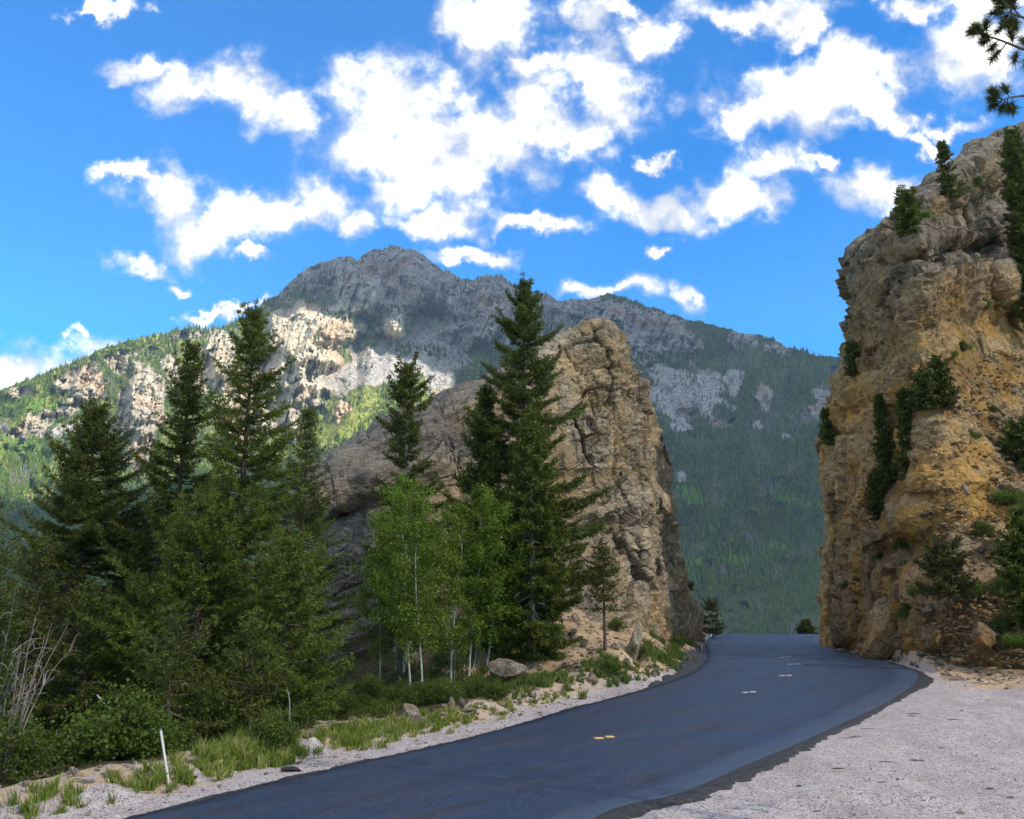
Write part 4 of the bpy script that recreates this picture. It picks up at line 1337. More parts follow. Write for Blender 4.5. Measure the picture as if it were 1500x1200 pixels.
cliff_conifer('conifer_tree', 'low spreading fir left of the one on top of the dirt slope', 1354, 552, 584, 22, 57, out=.8, shape=.4, base=.02)
cliff_conifer('conifer_tree', 'dark fir hanging over the cliff at the upper right edge', 1518, 195, 470, 25, 58, out=3.0, shape=.35, base=.02, ragged=.45)
cliff_conifer('conifer_tree', 'bushy dark fir at the right edge halfway up the dirt slope', 1496, 625, 672, 32, 59, out=1.0, shape=.4, base=.02)
cliff_conifer('conifer_tree', 'dark green fir at the right edge low on the slope above the gravel', 1512, 752, 900, 30, 60, mat='needle', out=1.4, shape=.4, base=.05)
cliff_conifer('pine_tree', 'round crowned little pine with a leaning dark trunk at the foot of the cliff', 1392, 806, 905, 34, 61, mat='pine', cat='pine', out=2.6, shape=.22, base=.45, step=.4, ragged=.5, per=4)
cliff_conifer('conifer_tree', 'dwarf fir clinging to the left edge of the cliff above the crack', 1213, 603, 640, 9, 62, out=1.6, shape=.4, base=.02)
cliff_conifer('conifer_tree', 'dwarf fir on the left edge notch of the cliff', 1249, 506, 538, 10, 63, out=1.6, shape=.4, base=.02)


# broadleaf
def leafy(seed, clumps, per, size, tilt=.6, spread=.2):
    """clumps (n,4): centre and radius"""
    r_ = np.random.default_rng(seed)
    c_ = np.repeat(clumps, per, 0); n = len(c_)
    off = r_.normal(size=(n, 3)) * .5
    P_ = c_[:, :3] + off * c_[:, 3:4]
    nr = unit(r_.normal(size=(n, 3)) * tilt + unit(off) * .6 + np.array([0, 0, .5]))
    a_ = unit(np.cross(nr, r_.normal(size=(n, 3)))); b_ = np.cross(nr, a_)
    sz = (size * r_.uniform(.6, 1.25, n))[:, None]
    V = np.stack([P_ - a_ * sz * .5, P_ + b_ * sz * .38, P_ + a_ * sz * .55, P_ - b_ * sz * .38], 1).reshape(-1, 3)
    F = np.arange(len(V)).reshape(-1, 4)
    cc = np.zeros((len(V), 3)); cc[:, 0] = np.repeat(r_.random(n), 4)
    tone = np.repeat(r_.random(len(clumps)), per) * .5
    cc[:, 1] = np.repeat(np.clip(tone + r_.normal(0, .2, n) - .1, 0, 1), 4)
    return V, F, cc


def aspen_data(seed, H, R, zc, lean=(0, 0), nb=26, per=105, leaf=.098, fork=True):
    R = R * 1.42
    r_ = np.random.default_rng(seed)
    zs = np.linspace(0, H, 16); f = zs / H
    wob = .16 * np.sin(f * 5 + seed) * f ** .7
    tx = lean[0] * f ** .9 + wob; ty = lean[1] * f + .06 * np.cos(f * 5 + seed) * f
    tr = tube(np.stack([tx, ty, zs], 1), np.interp(f, [0, .05, 1], [.055, .038, .008]) * (H / 6) ** .5, 8)
    wood = []; cl = []
    for i in range(nb):
        fz = zc + (1 - zc) * (i + .5) / nb
        z0 = fz * H; az = i * 2.4 + r_.normal(0, .3)
        prof = math.sin(math.pi * min(1, max(.04, ((fz - zc) / (1 - zc)) * .86 + .14))) ** .6
        L_ = R * prof * r_.uniform(.65, 1.1)
        up = r_.uniform(.35, .8)
        q = np.linspace(0, 1, 6)
        pts = np.stack([np.interp(z0, zs, tx) + q * L_ * math.cos(az), np.interp(z0, zs, ty) + q * L_ * math.sin(az), z0 + q * L_ * up - .1 * L_ * q * q], 1)
        wood.append(tube(pts, np.interp(q, [0, 1], [.012, .003]), 3))
        for u_ in np.linspace(.35, 1.05, max(2, int(L_ / .28))):
            p_ = np.array([np.interp(u_, q, pts[:, k]) for k in range(3)]) + r_.normal(0, .12, 3)
            cl.append((*p_, r_.uniform(.22, .42)))
    for k in range(6):
        cl.append((tx[-1] + r_.normal(0, .12), ty[-1] + r_.normal(0, .12), H - k * .18, .2))
    return tr, join(wood), leafy(seed + 1, np.array(cl), per, leaf)


def aspen(label, bx, by, top, R, zc, lean, seed, cx=None, **kw):
    b = gpt(bx, by)
    H = float(w2(bx, top, b[1])[2] - b[2])
    o = thing('aspen_tree', label, 'aspen', (b[0], b[1], b[2] - .1))
    tr, wd_, fo = aspen_data(seed, H, R, zc, lean, **kw)
    tree_parts(o, tr, wd_, fo, M['aspen_bark'], M['aspen_leaf'])
    for ch in o.children:
        if ch.name.startswith('branches'):
            ch.data.materials[0] = M['bark_grey']
    return o


aspen('bright aspen with the thickest white trunk, nearest the road', 619, 1030, 735, 1.35, .22, (-.45, .2), 71, nb=34)
aspen('slim aspen with a straight white trunk left of the thickest one', 602, 1020, 700, 1.3, .18, (-.6, .3), 72, nb=34)
aspen('aspen with a thin brownish trunk right of the thickest one', 660, 1008, 742, 1.2, .14, (.35, .2), 73, nb=28)
aspen('aspen with twin leaning trunk under the right part of the grove', 687, 990, 712, 1.4, .12, (.5, .3), 74, nb=34)
aspen('hindmost aspen of the grove showing only a piece of white stem', 592, 985, 715, 1.4, .10, (-.3, .2), 75, nb=32)
aspen('rightmost aspen of the grove leaning toward the fir', 712, 980, 745, 1.4, .10, (.8, .2), 76, nb=30)
aspen('low leafy aspen hugging the grey rock left of the grove', 556, 1000, 790, 1.3, .15, (-.1, 0), 77, nb=26)
aspen('slender whitish aspen stem at the foot of the tallest conifer', 403, 1072, 905, .8, .5, (.05, 0), 78, nb=12)
# slender second trunks that stand free
for i, (bx, by, tx_, ty_, rr_, lab) in enumerate(((693, 985, 705, 900, .028, 'thin white aspen stem without leaves leaning right under the grove'), (664, 1002, 671, 905, .022, 'thin brown sapling stem in the middle under the grove'), (431, 1085, 420, 1010, .02, 'thin bent sapling stem beside the gravel mound'))):
    b = gpt(bx, by); t_ = w2(tx_, ty_, b[1] + .1)
    q = np.linspace(0, 1, 9)[:, None]
    pts = np.array(b)[None] * (1 - q) + t_[None] * q; pts[:, 0] += .03 * np.sin(q[:, 0] * 7 + i)
    tag(mk('sapling_stem', *tube(pts, np.linspace(rr_, rr_ * .6, 9), 6), M['aspen_bark'] if i == 0 else M['bark_grey'], smooth=True), lab, 'sapling')


# shrubs
def shrub_data(seed, R=.6, H=.8, n=34, per=95, leaf=.06):
    r_ = np.random.default_rng(seed)
    stems = []; cl = []
    for i in range(n):
        az = r_.random() * 6.28; rr_ = R * r_.random() ** .5; hh = H * r_.uniform(.35, 1) * (1 - .35 * (rr_ / R) ** 2)
        q = np.linspace(0, 1, 5)
        pts = np.stack([rr_ * q * math.cos(az), rr_ * q * math.sin(az), hh * q ** .8], 1)
        stems.append(tube(pts, np.interp(q, [0, 1], [.012, .003]), 3))
        cl.append((*pts[-1], r_.uniform(.14, .26) * H / .8)); cl.append((*(pts[3] + r_.normal(0, .06, 3)), r_.uniform(.12, .22) * H / .8))
    return join(stems), leafy(seed + 5, np.array(cl), per, leaf, tilt=.9)


SHR = {}


def shrub(loc, sc, kind, label, group=None, rz=0.0, name='shrub'):
    if kind not in SHR:
        sd, mt, lf = {'a': (1, 'shrub_leaf', .048), 'b': (2, 'shrub_leaf', .042), 'c': (3, 'shrub_light', .05), 'd': (4, 'shrub_light', .042)}[kind]
        st, fo = shrub_data(sd, leaf=lf)
        o = thing(name, label, 'shrub', loc, rz, sc, group)
        mk('stems', st[0], st[1], M['bark'], o); mk('foliage', fo[0], fo[1], M[mt], o, col=fo[2])
        SHR[kind] = o
        return o
    return copy_thing(SHR[kind], loc, rz, sc, label, group)


UG = 'low dark shrubs under the left conifers'
ri = random.Random(5)
under = []
for k in range(46):
    px = ri.uniform(-20, 800); Y = ri.uniform(21, 40)
    if px < 330: Y = ri.uniform(18.5, 34)
    q = w2(px, 1000, Y)
    dl = float(sdist(np.array([q[0]]), np.array([q[1]]), LP)[0])
    if dl < 4.4 or px > 715:
        continue
    z = g1(q[0], q[1])
    under.append(((q[0], q[1], z - .05), ri.uniform(1.0, 1.9) * (1 if px < 450 else .72), ri.choice('ab'), ri.uniform(0, 6), px, Y))
bins = [(80, 'by the bare branches at the left edge'), (190, 'under the lone broad conifer'), (290, 'under the pointed conifer'), (400, 'under the tallest conifer'), (500, 'under the right side of the left tree group'), (600, 'left of the white aspen trunks'), (720, 'behind the white aspen trunks'), (900, 'right of the aspens under the tall fir')]
ORD = ['nearest the road', 'second from the road', 'third from the road', 'fourth from the road', 'fifth from the road', 'sixth from the road', 'seventh from the road', 'eighth from the road', 'ninth from the road', 'farthest from the road', 'farthest back']
lo = -99
for hi, where in bins:
    for k, u_ in enumerate(sorted([x for x in under if lo <= x[4] < hi], key=lambda x: x[5])):
        shrub(u_[0], u_[1], u_[2], 'low dark shrub ' + where + ', ' + ORD[min(k, 10)], UG, u_[3])
    lo = hi
for (px, py, sc, kd, lab) in ((130, 1080, 1.6, 'a', 'leafy shrub above the wide gravel mound at lower left'), (25, 1130, 2.1, 'c', 'bright yellow green bush in the lower left corner'), (70, 1100, 1.3, 'c', 'light green bush touching the corner bush on its right'),
                              (8, 1010, 1.1, 'c', 'pale green bush tip behind the bare branches at the left edge'),
                              (395, 1098, 1.0, 'a', 'dark leafy shrub behind the grass between the two gravel mounds'), (215, 1090, 1.1, 'b', 'dim shrub behind the white post'),
                              (762, 945, 1.6, 'a', 'rounded shrub at the right end of the aspen grove beside the dirt slope'), (728, 960, 1.2, 'b', 'shrub tucked under the rightmost aspen'),
                              (893, 900, 1.1, 'c', 'pale flowering bush around the stem of the young pine'), (903, 925, 1.0, 'b', 'dark bush below the pale flowering bush'), 
                              (650, 1030, .9, 'a', 'low shrub beside the thickest aspen trunk'), (700, 1022, 1.0, 'b', 'low shrub on the bank left of the roadside boulder'), (725, 1028, .9, 'a', 'small shrub below the roadside boulder'),
                              (893, 992, .9, 'a', 'small dark shrub at the edge of the dirt slope near the road'),
                              (990, 950, 1.2, 'a', 'shrub at the far end of the outcrop foot'), (1012, 905, 1.8, 'a', 'green bush on the right corner of the outcrop'), (935, 972, 1.2, 'b', 'little shrub under the yellow rock at outcrop foot'),
                              ):
    b = gpt(px, py)
    shrub((b[0], b[1], b[2] - .05), sc, kd, lab)
for (px, py, sc, kd, lab) in ((1432, 455, 2.6, 'a', 'dark shrub filling the gully low between cliff and blocks'), (1438, 410, 2.4, 'b', 'dark shrub in the gully below the overhang'), (1445, 350, 2.2, 'a', 'shrub high in the gully under the grey ledge'), (1428, 385, 1.8, 'c', 'yellow green shrub on the left lip of the gully'),
                              (1400, 285, 3.0, 'b', 'wide shrub along the skyline ledge right of the spire fir'), (1420, 275, 2.5, 'c', 'light shrub at the right end of the skyline ledge'), (1350, 320, 1.8, 'c', 'light shrub below the stubby fir'), (1293, 398, 1.7, 'b', 'small shrub on the upper cliff face'), (1253, 520, 1.5, 'a', 'shrub in the notch at the left cliff edge'),
                              (1476, 455, 2.2, 'c', 'white flowering shrub on the rim above the dirt slope'), (1412, 510, 1.6, 'b', 'dark little shrub on the dirt slope top'), (1393, 520, 1.2, 'c', 'pale little shrub at the dirt slope top'), (1425, 640, 1.3, 'b', 'shrub in the middle of the dirt slope'),
                              (1340, 650, 1.5, 'c', 'shrub beside the foot of the two narrow firs'), (1475, 735, 2.2, 'c', 'tall pale shrub at the right edge of the broken slope'), (1438, 780, 1.8, 'a', 'green shrub over the grey slabs'), (1322, 800, 1.8, 'a', 'dark shrub under the round block'), (1290, 815, 1.2, 'b', 'shrub wedged between the pale blocks'),
                              (1350, 870, 2.1, 'b', 'dark shrub left of the little round pine'), (1330, 900, 1.9, 'a', 'shrub behind the pointed stone at the cliff foot'), (1240, 860, 1.6, 'b', 'dark shrub in the recess behind the leaning slab'), (1420, 868, 1.8, 'a', 'green shrub right of the little round pine'), (1475, 865, 2.4, 'a', 'dense shrub low at the right edge'),
                              (1470, 925, 2.3, 'b', 'dark leafy shrub in the lower right corner of the slope'), (1490, 945, 1.9, 'c', 'flowering shrub at the right edge above the gravel'), (1455, 600, 1.2, 'b', 'lone shrub high on the bare dirt slope')):
    b = on_cliff(px, py, .3)
    shrub((b[0], b[1], b[2] - .25), sc * .62, kd, lab)

# ------------------------------------------------------------------ grass


def grass(name, patches, seed, mat, label):
    r_ = np.random.default_rng(seed)
    Vs = []; cs = []
    for (px, py, rx, ry, n, h) in patches:
        n = int(n * .72)
        b = gpt(px, py)
        tt = np.array(LP[np.argmin((LP[:, 0] - b[0]) ** 2 + (LP[:, 1] - b[1]) ** 2)])
        i_ = int(np.argmin((LP[:, 0] - b[0]) ** 2 + (LP[:, 1] - b[1]) ** 2)); i_ = min(max(i_, 1), 158)
        tan = LP[i_ + 1] - LP[i_ - 1]; tan /= np.linalg.norm(tan); nn = np.array([-tan[1], tan[0]])
        # tussocks
        nt = max(6, n // 45)
        tc_ = r_.normal(size=(nt, 2)) * .5
        k = r_.integers(0, nt, n)
        uv_ = tc_[k] + r_.normal(size=(n, 2)) * .045
        xy = np.array(b[:2]) + uv_[:, :1] * rx * tan + uv_[:, 1:] * ry * nn
        dl = sdist(xy[:, 0], xy[:, 1], LP); dr = -sdist(xy[:, 0], xy[:, 1], RP)
        ok = (dl > .45) | (dr > .45); xy = xy[ok]; kk = k[ok]
        z = G(xy[:, 0], xy[:, 1]); m_ = len(xy)
        hh = h * r_.uniform(.4, 1.15, m_) * (.6 + .6 * r_.random(nt)[kk])
        d = r_.normal(size=(m_, 2)) * .28 + (xy - (np.array(b[:2]) + tc_[kk][:, :1] * rx * tan + tc_[kk][:, 1:] * ry * nn)) * 1.2
        sd = unit(np.concatenate([r_.normal(size=(m_, 2)), np.zeros((m_, 1))], 1)) * .011 * (b[1] / 22) ** .5
        p0 = np.concatenate([xy, z[:, None] - .02], 1)
        mid = p0 + np.concatenate([d * hh[:, None] * .35, (hh * .6)[:, None]], 1)
        tip = p0 + np.concatenate([d * hh[:, None], (hh * (1 - .3 * np.abs(d).sum(1)))[:, None]], 1)
        Vs.append(np.stack([p0 - sd, p0 + sd, mid + sd * .7, tip, mid - sd * .7], 1))
        c_ = np.zeros((m_, 5, 3)); c_[..., 0] = r_.random(m_)[:, None]; c_[..., 1] = np.clip(r_.normal(.15, .30, m_) + .5 * (r_.random(nt)[kk] > .75), 0, 1)[:, None]
        cs.append(c_)
    V = np.concatenate(Vs); c_ = np.concatenate(cs); n = len(V)
    F = (np.arange(n) * 5)[:, None] + np.array([[0, 1, 2, 3, 4]])
    o = mk(name, V.reshape(-1, 3), F, mat, col=c_.reshape(-1, 3))
    return tag(o, label, 'grass', kind='stuff')


grass('grass', [(330, 1112, 1.1, .7, 2600, .42), (372, 1118, 1.3, .5, 2600, .40), (420, 1112, 1.3, .6, 1800, .3), (310, 1135, 1.2, .4, 1500, .32), (218, 1158, .7, .4, 1400, .36), (365, 1100, .8, .5, 1500, .5), (470, 1100, 1.2, .4, 1000, .22),
                (500, 1085, 1.8, .5, 2200, .26), (545, 1080, 2.0, .6, 3000, .28), (600, 1070, 2.2, .5, 2600, .26), (640, 1062, 1.8, .5, 2200, .28), (680, 1052, 1.6, .3, 700, .2), (530, 1070, 1.4, .6, 1500, .25), (640, 1050, 1.6, .4, 1200, .3),
                (760, 1035, 1.6, .3, 700, .2), (790, 1028, 1.2, .3, 600, .2), (820, 1022, .8, .3, 600, .25), (100, 1185, 1.2, .5, 700, .25), (20, 1192, 1.5, .6, 900, .35), (150, 1180, 1, .3, 500, .18), (700, 1040, 2.5, 1, 800, .16)],
      901, M['grass'], 'bright green grass tussocks along the left gravel shoulder')
grass('grass', [(795, 1000, 2.2, 1.4, 4200, .45), (690, 1018, 2.2, 1.2, 3200, .4), (640, 1025, 2.0, 1.0, 2500, .4), (590, 1035, 2.2, 1.0, 2500, .35), (745, 1018, 1.4, .8, 900, .3), (893, 990, 1.6, 1.0, 2600, .45), (870, 975, 1.2, .9, 1200, .4),
                (965, 965, 1.8, 1.2, 3200, .6), (985, 955, 1.8, 1.0, 2400, .55), (1005, 942, 5, 1.4, 3500, .5), (1025, 932, 7, 1.6, 3500, .5), (930, 985, 1.6, .8, 900, .3), (965, 982, 1.6, .6, 700, .3), (660, 985, 4, 3, 3500, .4), (520, 1040, 4, 1.6, 3000, .35),
                (1370, 955, 3, 1.6, 3000, .45), (1392, 962, 2.4, 1.0, 2400, .35), (1340, 950, 2.4, 1.4, 1800, .45), (1425, 966, 2.4, 1.0, 1800, .4), (1460, 970, 2.0, 1.3, 2200, .5), (1495, 972, 1.6, 1.0, 1600, .5), (1280, 948, 2, 1, 900, .4), (1218, 941, 2.5, 1.5, 1500, .6)],
      902, M['grass_dark'], 'darker grass and weeds around the rock feet and under the aspens')

# ------------------------------------------------------------------ stones


ORDW = ['first', 'second', 'third', 'fourth', 'fifth', 'sixth', 'seventh', 'eighth', 'ninth', 'tenth', 'eleventh', 'twelfth', 'thirteenth', 'fourteenth', 'fifteenth', 'sixteenth', 'seventeenth', 'eighteenth', 'nineteenth', 'twentieth']


def order_labels(items, fmt, bands):
    """items (object, px, py): every label says the band and the place in it from the left"""
    lo = -1e9
    for hi, nm in bands:
        row = sorted([i_ for i_ in items if lo <= i_[2] < hi], key=lambda i_: i_[1])
        for k, (o_, _x, _y) in enumerate(row):
            o_['label'] = fmt % (ORDW[k], nm)
        lo = hi


def stone_mesh(name, seed, mat, planes=16, sub=4, sq=(1, 1, 1), rough=.05):
    import bmesh
    r_ = np.random.default_rng(seed)
    bm = bmesh.new(); bmesh.ops.create_icosphere(bm, subdivisions=sub, radius=1.0)
    V = np.array([v.co[:] for v in bm.verts]); F = np.array([[v.index for v in f.verts] for f in bm.faces]); bm.free()
    nr = unit(r_.normal(size=(planes, 3))); dd = r_.uniform(.58, .92, planes)
    dots = V @ nr.T
    rad = np.where(dots > .05, dd[None] / np.maximum(dots, .05), 9).min(1)
    rad = np.minimum(rad, 1.25)
    P = V * rad[:, None] * np.array(sq)
    P += V * (fbm(P * 2.2, 4, seed) * rough + fbm(P * 9, 3, seed + 4) * rough * .35)[:, None]
    c_ = np.stack([.5 + .4 * vnoise(P * 1.7, seed + 1), np.zeros(len(P)), np.clip(.3 + .4 * vnoise(P * 1.2, seed + 2), 0, 1)], -1)
    o = mk(name, P, F, mat, col=c_, link=False)
    return o.data


SM = [stone_mesh('stone', 21, M['boulder'], 12), stone_mesh('stone', 22, M['boulder'], 18, sq=(1.2, 1, .7)), stone_mesh('stone', 23, M['grey_boulder'], 14, sq=(.8, .8, 1.2)), stone_mesh('stone', 24, M['grey_boulder'], 16, sq=(1.1, .9, .85)), stone_mesh('stone', 25, M['boulder'], 9, sq=(.9, .8, 1.1)),
      stone_mesh('stone', 26, M['cliff_rock'], 13, sq=(1, 1, 1), rough=.11), stone_mesh('stone', 27, M['cliff_rock'], 17, sq=(1.2, 1, .8), rough=.11), stone_mesh('stone', 28, M['cliff_rock'], 7, sq=(.85, .9, 1.15), rough=.09)]


def stone(loc, size, k, label, rot=(0, 0, 0), group=None, name='boulder', cat='boulder'):
    o = bpy.data.objects.new(name, SM[k]); COL.objects.link(o)
    o.location = [float(c) for c in loc]; o.scale = size; o.rotation_euler = rot
    return tag(o, label, cat, group)


def gstone(px, py, wpx, hpx, k, label, rot=(0, 0, 0), group=None, **kw):
    b = gpt(px, py)
    sx = wpx / F_PX * b[1] / 2 * 1.05; sz = hpx / F_PX * b[1] / 2 * 1.25
    return stone((b[0], b[1], b[2] + sz * (.55 if wpx < 50 else .85)), (sx, sx * .9, sz), k, label, rot, group, **kw)


gstone(740, 1003, 60, 40, 1, 'large pale flat-topped boulder on the bank right of the aspens', (0.1, .12, 2.0))
gstone(603, 1060, 32, 26, 4, 'pointed pinkish stone standing in the roadside grass', (0, -.3, .6))
gstone(456, 1084, 16, 12, 0, 'small white stone on top of the gravel mound', (0, 0, 1))
gstone(661, 1037, 15, 14, 0, 'yellowish stone at the foot of the thickest aspen', (0, 0, 2))
gstone(677, 1040, 12, 16, 3, 'small upright ochre stone right of the thickest aspen foot', (0, .3, 2))
gstone(828, 895, 52, 44, 3, 'big rounded brown block at the mouth of the hollow under the outcrop', (.2, .3, .3))
gstone(793, 905, 70, 30, 2, 'dark slab under the overhang left of the rounded block', (.2, 1.3, .3))
gstone(930, 968, 24, 50, 4, 'tall yellow and white streaked rock at the outcrop foot', (0, .25, 0))
gstone(1030, 925, 22, 26, 0, 'pinkish block at the right corner of the outcrop by the road crest', (0, .2, 0))
gstone(685, 1045, 20, 9, 1, 'low flat stone in the weeds above the shoulder', (0, 0, .7))
ri = random.Random(9)
lst = []
LG = 'loose yellow stones on the dirt slope under the outcrop'
for k in range(34):
    px = ri.uniform(730, 960); py = ri.uniform(905, 1003)
    if py < 1040 - (px - 640) * .16 - 90 and px < 770: continue
    w_ = ri.uniform(7, 17)
    so = gstone(px, py, w_, w_ * ri.uniform(.5, .9), ri.choice((0, 1, 1, 4)), 'angular yellow stone lying loose on the dirt slope under the outcrop', (ri.uniform(-.4, .4), ri.uniform(-.4, .4), ri.uniform(0, 6)), LG, name='loose_stone', cat='stone')
    lst.append((so, px, py))
order_labels(lst, '%s loose yellow stone from left at %s of the slope under the outcrop', [(930, 'top'), (955, 'upper half'), (980, 'lower half'), (2000, 'foot')])


def cstone(px, py, wpx, hpx, k, label, rot=(0, 0, 0), out=.2, group=None, **kw):
    b = on_cliff(px, py, out)
    s_ = b[1] / F_PX / 2
    return stone(b, (wpx * s_ * 1.1, wpx * s_ * .9, hpx * s_ * 1.1), k, label, rot, group, **kw)


cstone(1238, 912, 52, 80, 5, 'large grey brown block at the left foot of the cliff touching the road', (0, .1, .4), out=1.0)
cstone(1300, 905, 66, 90, 7, 'broad triangular slab leaning behind the foot blocks', (.1, .5, .2), out=.6)
cstone(1276, 880, 26, 150, 7, 'tall narrow dark slab standing against the cliff foot', (0, -.1, .2), out=2.0)
cstone(1316, 760, 40, 62, 5, 'rounded grey block jutting below the two narrow firs', (0, .2, 0), out=1.0)
cstone(1284, 785, 50, 44, 6, 'pale block left of the rounded jutting block', (0, -.5, .5), out=.8)
cstone(1278, 826, 28, 36, 5, 'light grey block below the pale blocks', (0, 0, 1), out=.8)
cstone(1312, 828, 44, 34, 6, 'wide pale block under the dark shrub', (0, .2, 2), out=.8)
cstone(1320, 865, 30, 40, 5, 'brown block in the stack above the foot stones', (0, .2, 3), out=.8)
cstone(1440, 930, 34, 36, 5, 'pointed grey stone leaning at the foot of the slope', (.3, .6, .3), out=.9)
cstone(1386, 880, 34, 40, 5, 'reddish block beneath the little round pine', (0, 0, 1.4), out=.8)
cstone(1368, 935, 28, 40, 5, 'grey upright stone in the grass at the cliff foot', (0, .3, .4), out=.9)
cstone(1292, 944, 26, 22, 5, 'pale grey round stone beside the road curve at cliff foot', (0, 0, .4), out=1.2)
cstone(1318, 940, 34, 24, 5, 'reddish brown stone next to the pale round one', (0, 0, 2.4), out=1.2)
cstone(1463, 800, 46, 26, 5, 'grey layered slab at the right side of the slope', (0, -.4, 2.4), out=.4)
cstone(1490, 725, 50, 50, 5, 'big grey slab at the right edge of the broken slope', (0, -.5, 1.4), out=.4)
lst = []
CG = 'loose stones on the dirt slope of the right cliff'
for k in range(44):
    px = ri.uniform(1345, 1500); py = ri.uniform(560, 965)
    if py < 560 + (1500 - px) * .25: continue
    w_ = ri.uniform(7, 18)
    so = cstone(px, py, w_, w_ * ri.uniform(.5, .9), ri.choice((5, 6, 7, 0)), 'angular brown stone lying loose on the dirt slope of the right cliff', (ri.uniform(-.4, .4), ri.uniform(-.4, .4), ri.uniform(0, 6)), out=.25, group=CG, name='loose_stone', cat='stone')
    lst.append((so, px, py))
order_labels(lst, '%s loose brown stone from left on %s of the right cliff slope', [(660, 'bare top'), (740, 'upper middle'), (820, 'middle'), (900, 'lower middle'), (2000, 'foot')])
lst = []
RG = 'small stones along the cliff foot by the gravel'
for k in range(26):
    px = ri.uniform(1260, 1500); py = 962 + (px - 1260) * .11 + ri.uniform(-8, 10)
    w_ = ri.uniform(6, 13)
    so = gstone(px, py, w_, w_ * .6, ri.choice((0, 1, 3)), 'small stone lying at the foot of the right slope beside the gravel', (0, 0, ri.uniform(0, 6)), RG, name='loose_stone', cat='stone')
    lst.append((so, px, py - (px - 1260) * .11))
order_labels(lst, '%s small stone from left in %s between right slope and gravel', [(963, 'back row'), (2000, 'front row')])


# rubble and pebbles nobody could count
def pebbles(name, P, size, mat, label, seed, flat_=.6):
    r_ = np.random.default_rng(seed)
    ph = (1 + 5 ** .5) / 2
    ico = unit(np.array([(-1, ph, 0), (1, ph, 0), (-1, -ph, 0), (1, -ph, 0), (0, -1, ph), (0, 1, ph), (0, -1, -ph), (0, 1, -ph), (ph, 0, -1), (ph, 0, 1), (-ph, 0, -1), (-ph, 0, 1)], float))
    IF = np.array([(0, 11, 5), (0, 5, 1), (0, 1, 7), (0, 7, 10), (0, 10, 11), (1, 5, 9), (5, 11, 4), (11, 10, 2), (10, 7, 6), (7, 1, 8), (3, 9, 4), (3, 4, 2), (3, 2, 6), (3, 6, 8), (3, 8, 9), (4, 9, 5), (2, 4, 11), (6, 2, 10), (8, 6, 7), (9, 8, 1)])
    n = len(P)
    V = ico[None] * r_.uniform(.6, 1.2, (n, 12, 1)) * size[:, None, None] * np.array([1, 1, flat_]) * r_.uniform(.7, 1.3, (n, 1, 3))
    a_ = r_.random(n) * 6.28
    c_, s_ = np.cos(a_)[:, None], np.sin(a_)[:, None]
    V = np.stack([V[..., 0] * c_ - V[..., 1] * s_, V[..., 0] * s_ + V[..., 1] * c_, V[..., 2]], -1) + P[:, None]
    F = (np.arange(n) * 12)[:, None, None] + IF[None]
    cc = np.zeros((n, 12, 3)); cc[..., 0] = r_.random((n, 1)); cc[..., 2] = r_.random((n, 1)) * .7
    return tag(mk(name, V.reshape(-1, 3), F.reshape(-1, 3), mat, col=cc.reshape(-1, 3)), label, 'stones', kind='stuff')


r_ = np.random.default_rng(77)
n = 30000
x = r_.uniform(-14, 26, n); y = r_.uniform(12, 66, n)
z_, dl, dr, ff, oo = G(x, y, True)
off = np.maximum(dl, dr)
prob = np.where(off < .12, 0, np.where(dl > .1, .55 * (1 - ff), np.where(dr > .1, .05 * np.exp(-(y - 12) / 12) + .45 * oo, 0)))
ok = (r_.random(n) < prob)
sz = np.exp(r_.normal(-3.7, .5, n)) * (1 + 1.3 * (oo > .5)) * (1 + .25 * (y > 25))
pebbles('pebbles', np.stack([x, y, z_ + sz * .2], -1)[ok], np.clip(sz, .012, .16)[ok], M['boulder'], 'small pale stones scattered over shoulders, dirt slope and gravel', 78)
# rubble on the cliff slope
n = 2600
px = r_.uniform(1350, 1505, n); py = r_.uniform(520, 975, n)
Dd = cDf(px, py) - r_.uniform(.0, .5, n)
ok = (py > 500 + (1500 - px) * .45)
sz = np.clip(np.exp(r_.normal(-2.3, .5, n)), .05, .35)
pebbles('rubble', w2(px, py, Dd)[ok], sz[ok], M['cliff_rock'], 'broken rock rubble on the dirt slope of the right cliff', 79)

# bark scraps on the gravel
chips = []
chip_spots = [(1245, 1083, 26), (1255, 1080, 16), (1300, 1117, 28), (1342, 1117, 22), (1228, 1128, 18), (1292, 1148, 14), (1170, 1152, 9), (1395, 1055, 22), (1335, 1050, 14), (1380, 1099, 12), (1450, 1004, 34), (1430, 1003, 16), (1480, 1171, 14), (1450, 1157, 14), (1270, 1069, 18), (1340, 1046, 20), (1455, 1130, 12), (1200, 1190, 14)]
for k, (px, py, w_) in enumerate(chip_spots):
    b = gpt(px, py, lo=8)
    ln = w_ / F_PX * b[1] * 1.1
    q = np.linspace(-.5, .5, 5)
    pts = np.stack([b[0] + q * ln, b[1] + .08 * ln * np.sin(q * 5 + k), b[2] + .012 + .015 * np.cos(q * 4)], 1)
    v_, f_ = tube(pts + r_.normal(0, .012, (5, 3)) * [1, 1, 0], np.array([.004, .02, .026, .018, .003]) * r_.uniform(.6, 1.2), 5)
    v_[:, 2] = b[2] + .004 + (v_[:, 2] - b[2]) * .45
    v_[:, :2] += r_.normal(0, .006, (len(v_), 2))
    chips.append((tag(mk('bark_chip', v_, f_, M['bark'], smooth=False), 'x', 'debris', 'dark bark scraps on the gravel'), px, py))

order_labels(chips, '%s dark bark scrap from left in %s of gravel lot', [(1075, 'far part'), (1125, 'middle'), (2000, 'near part')])

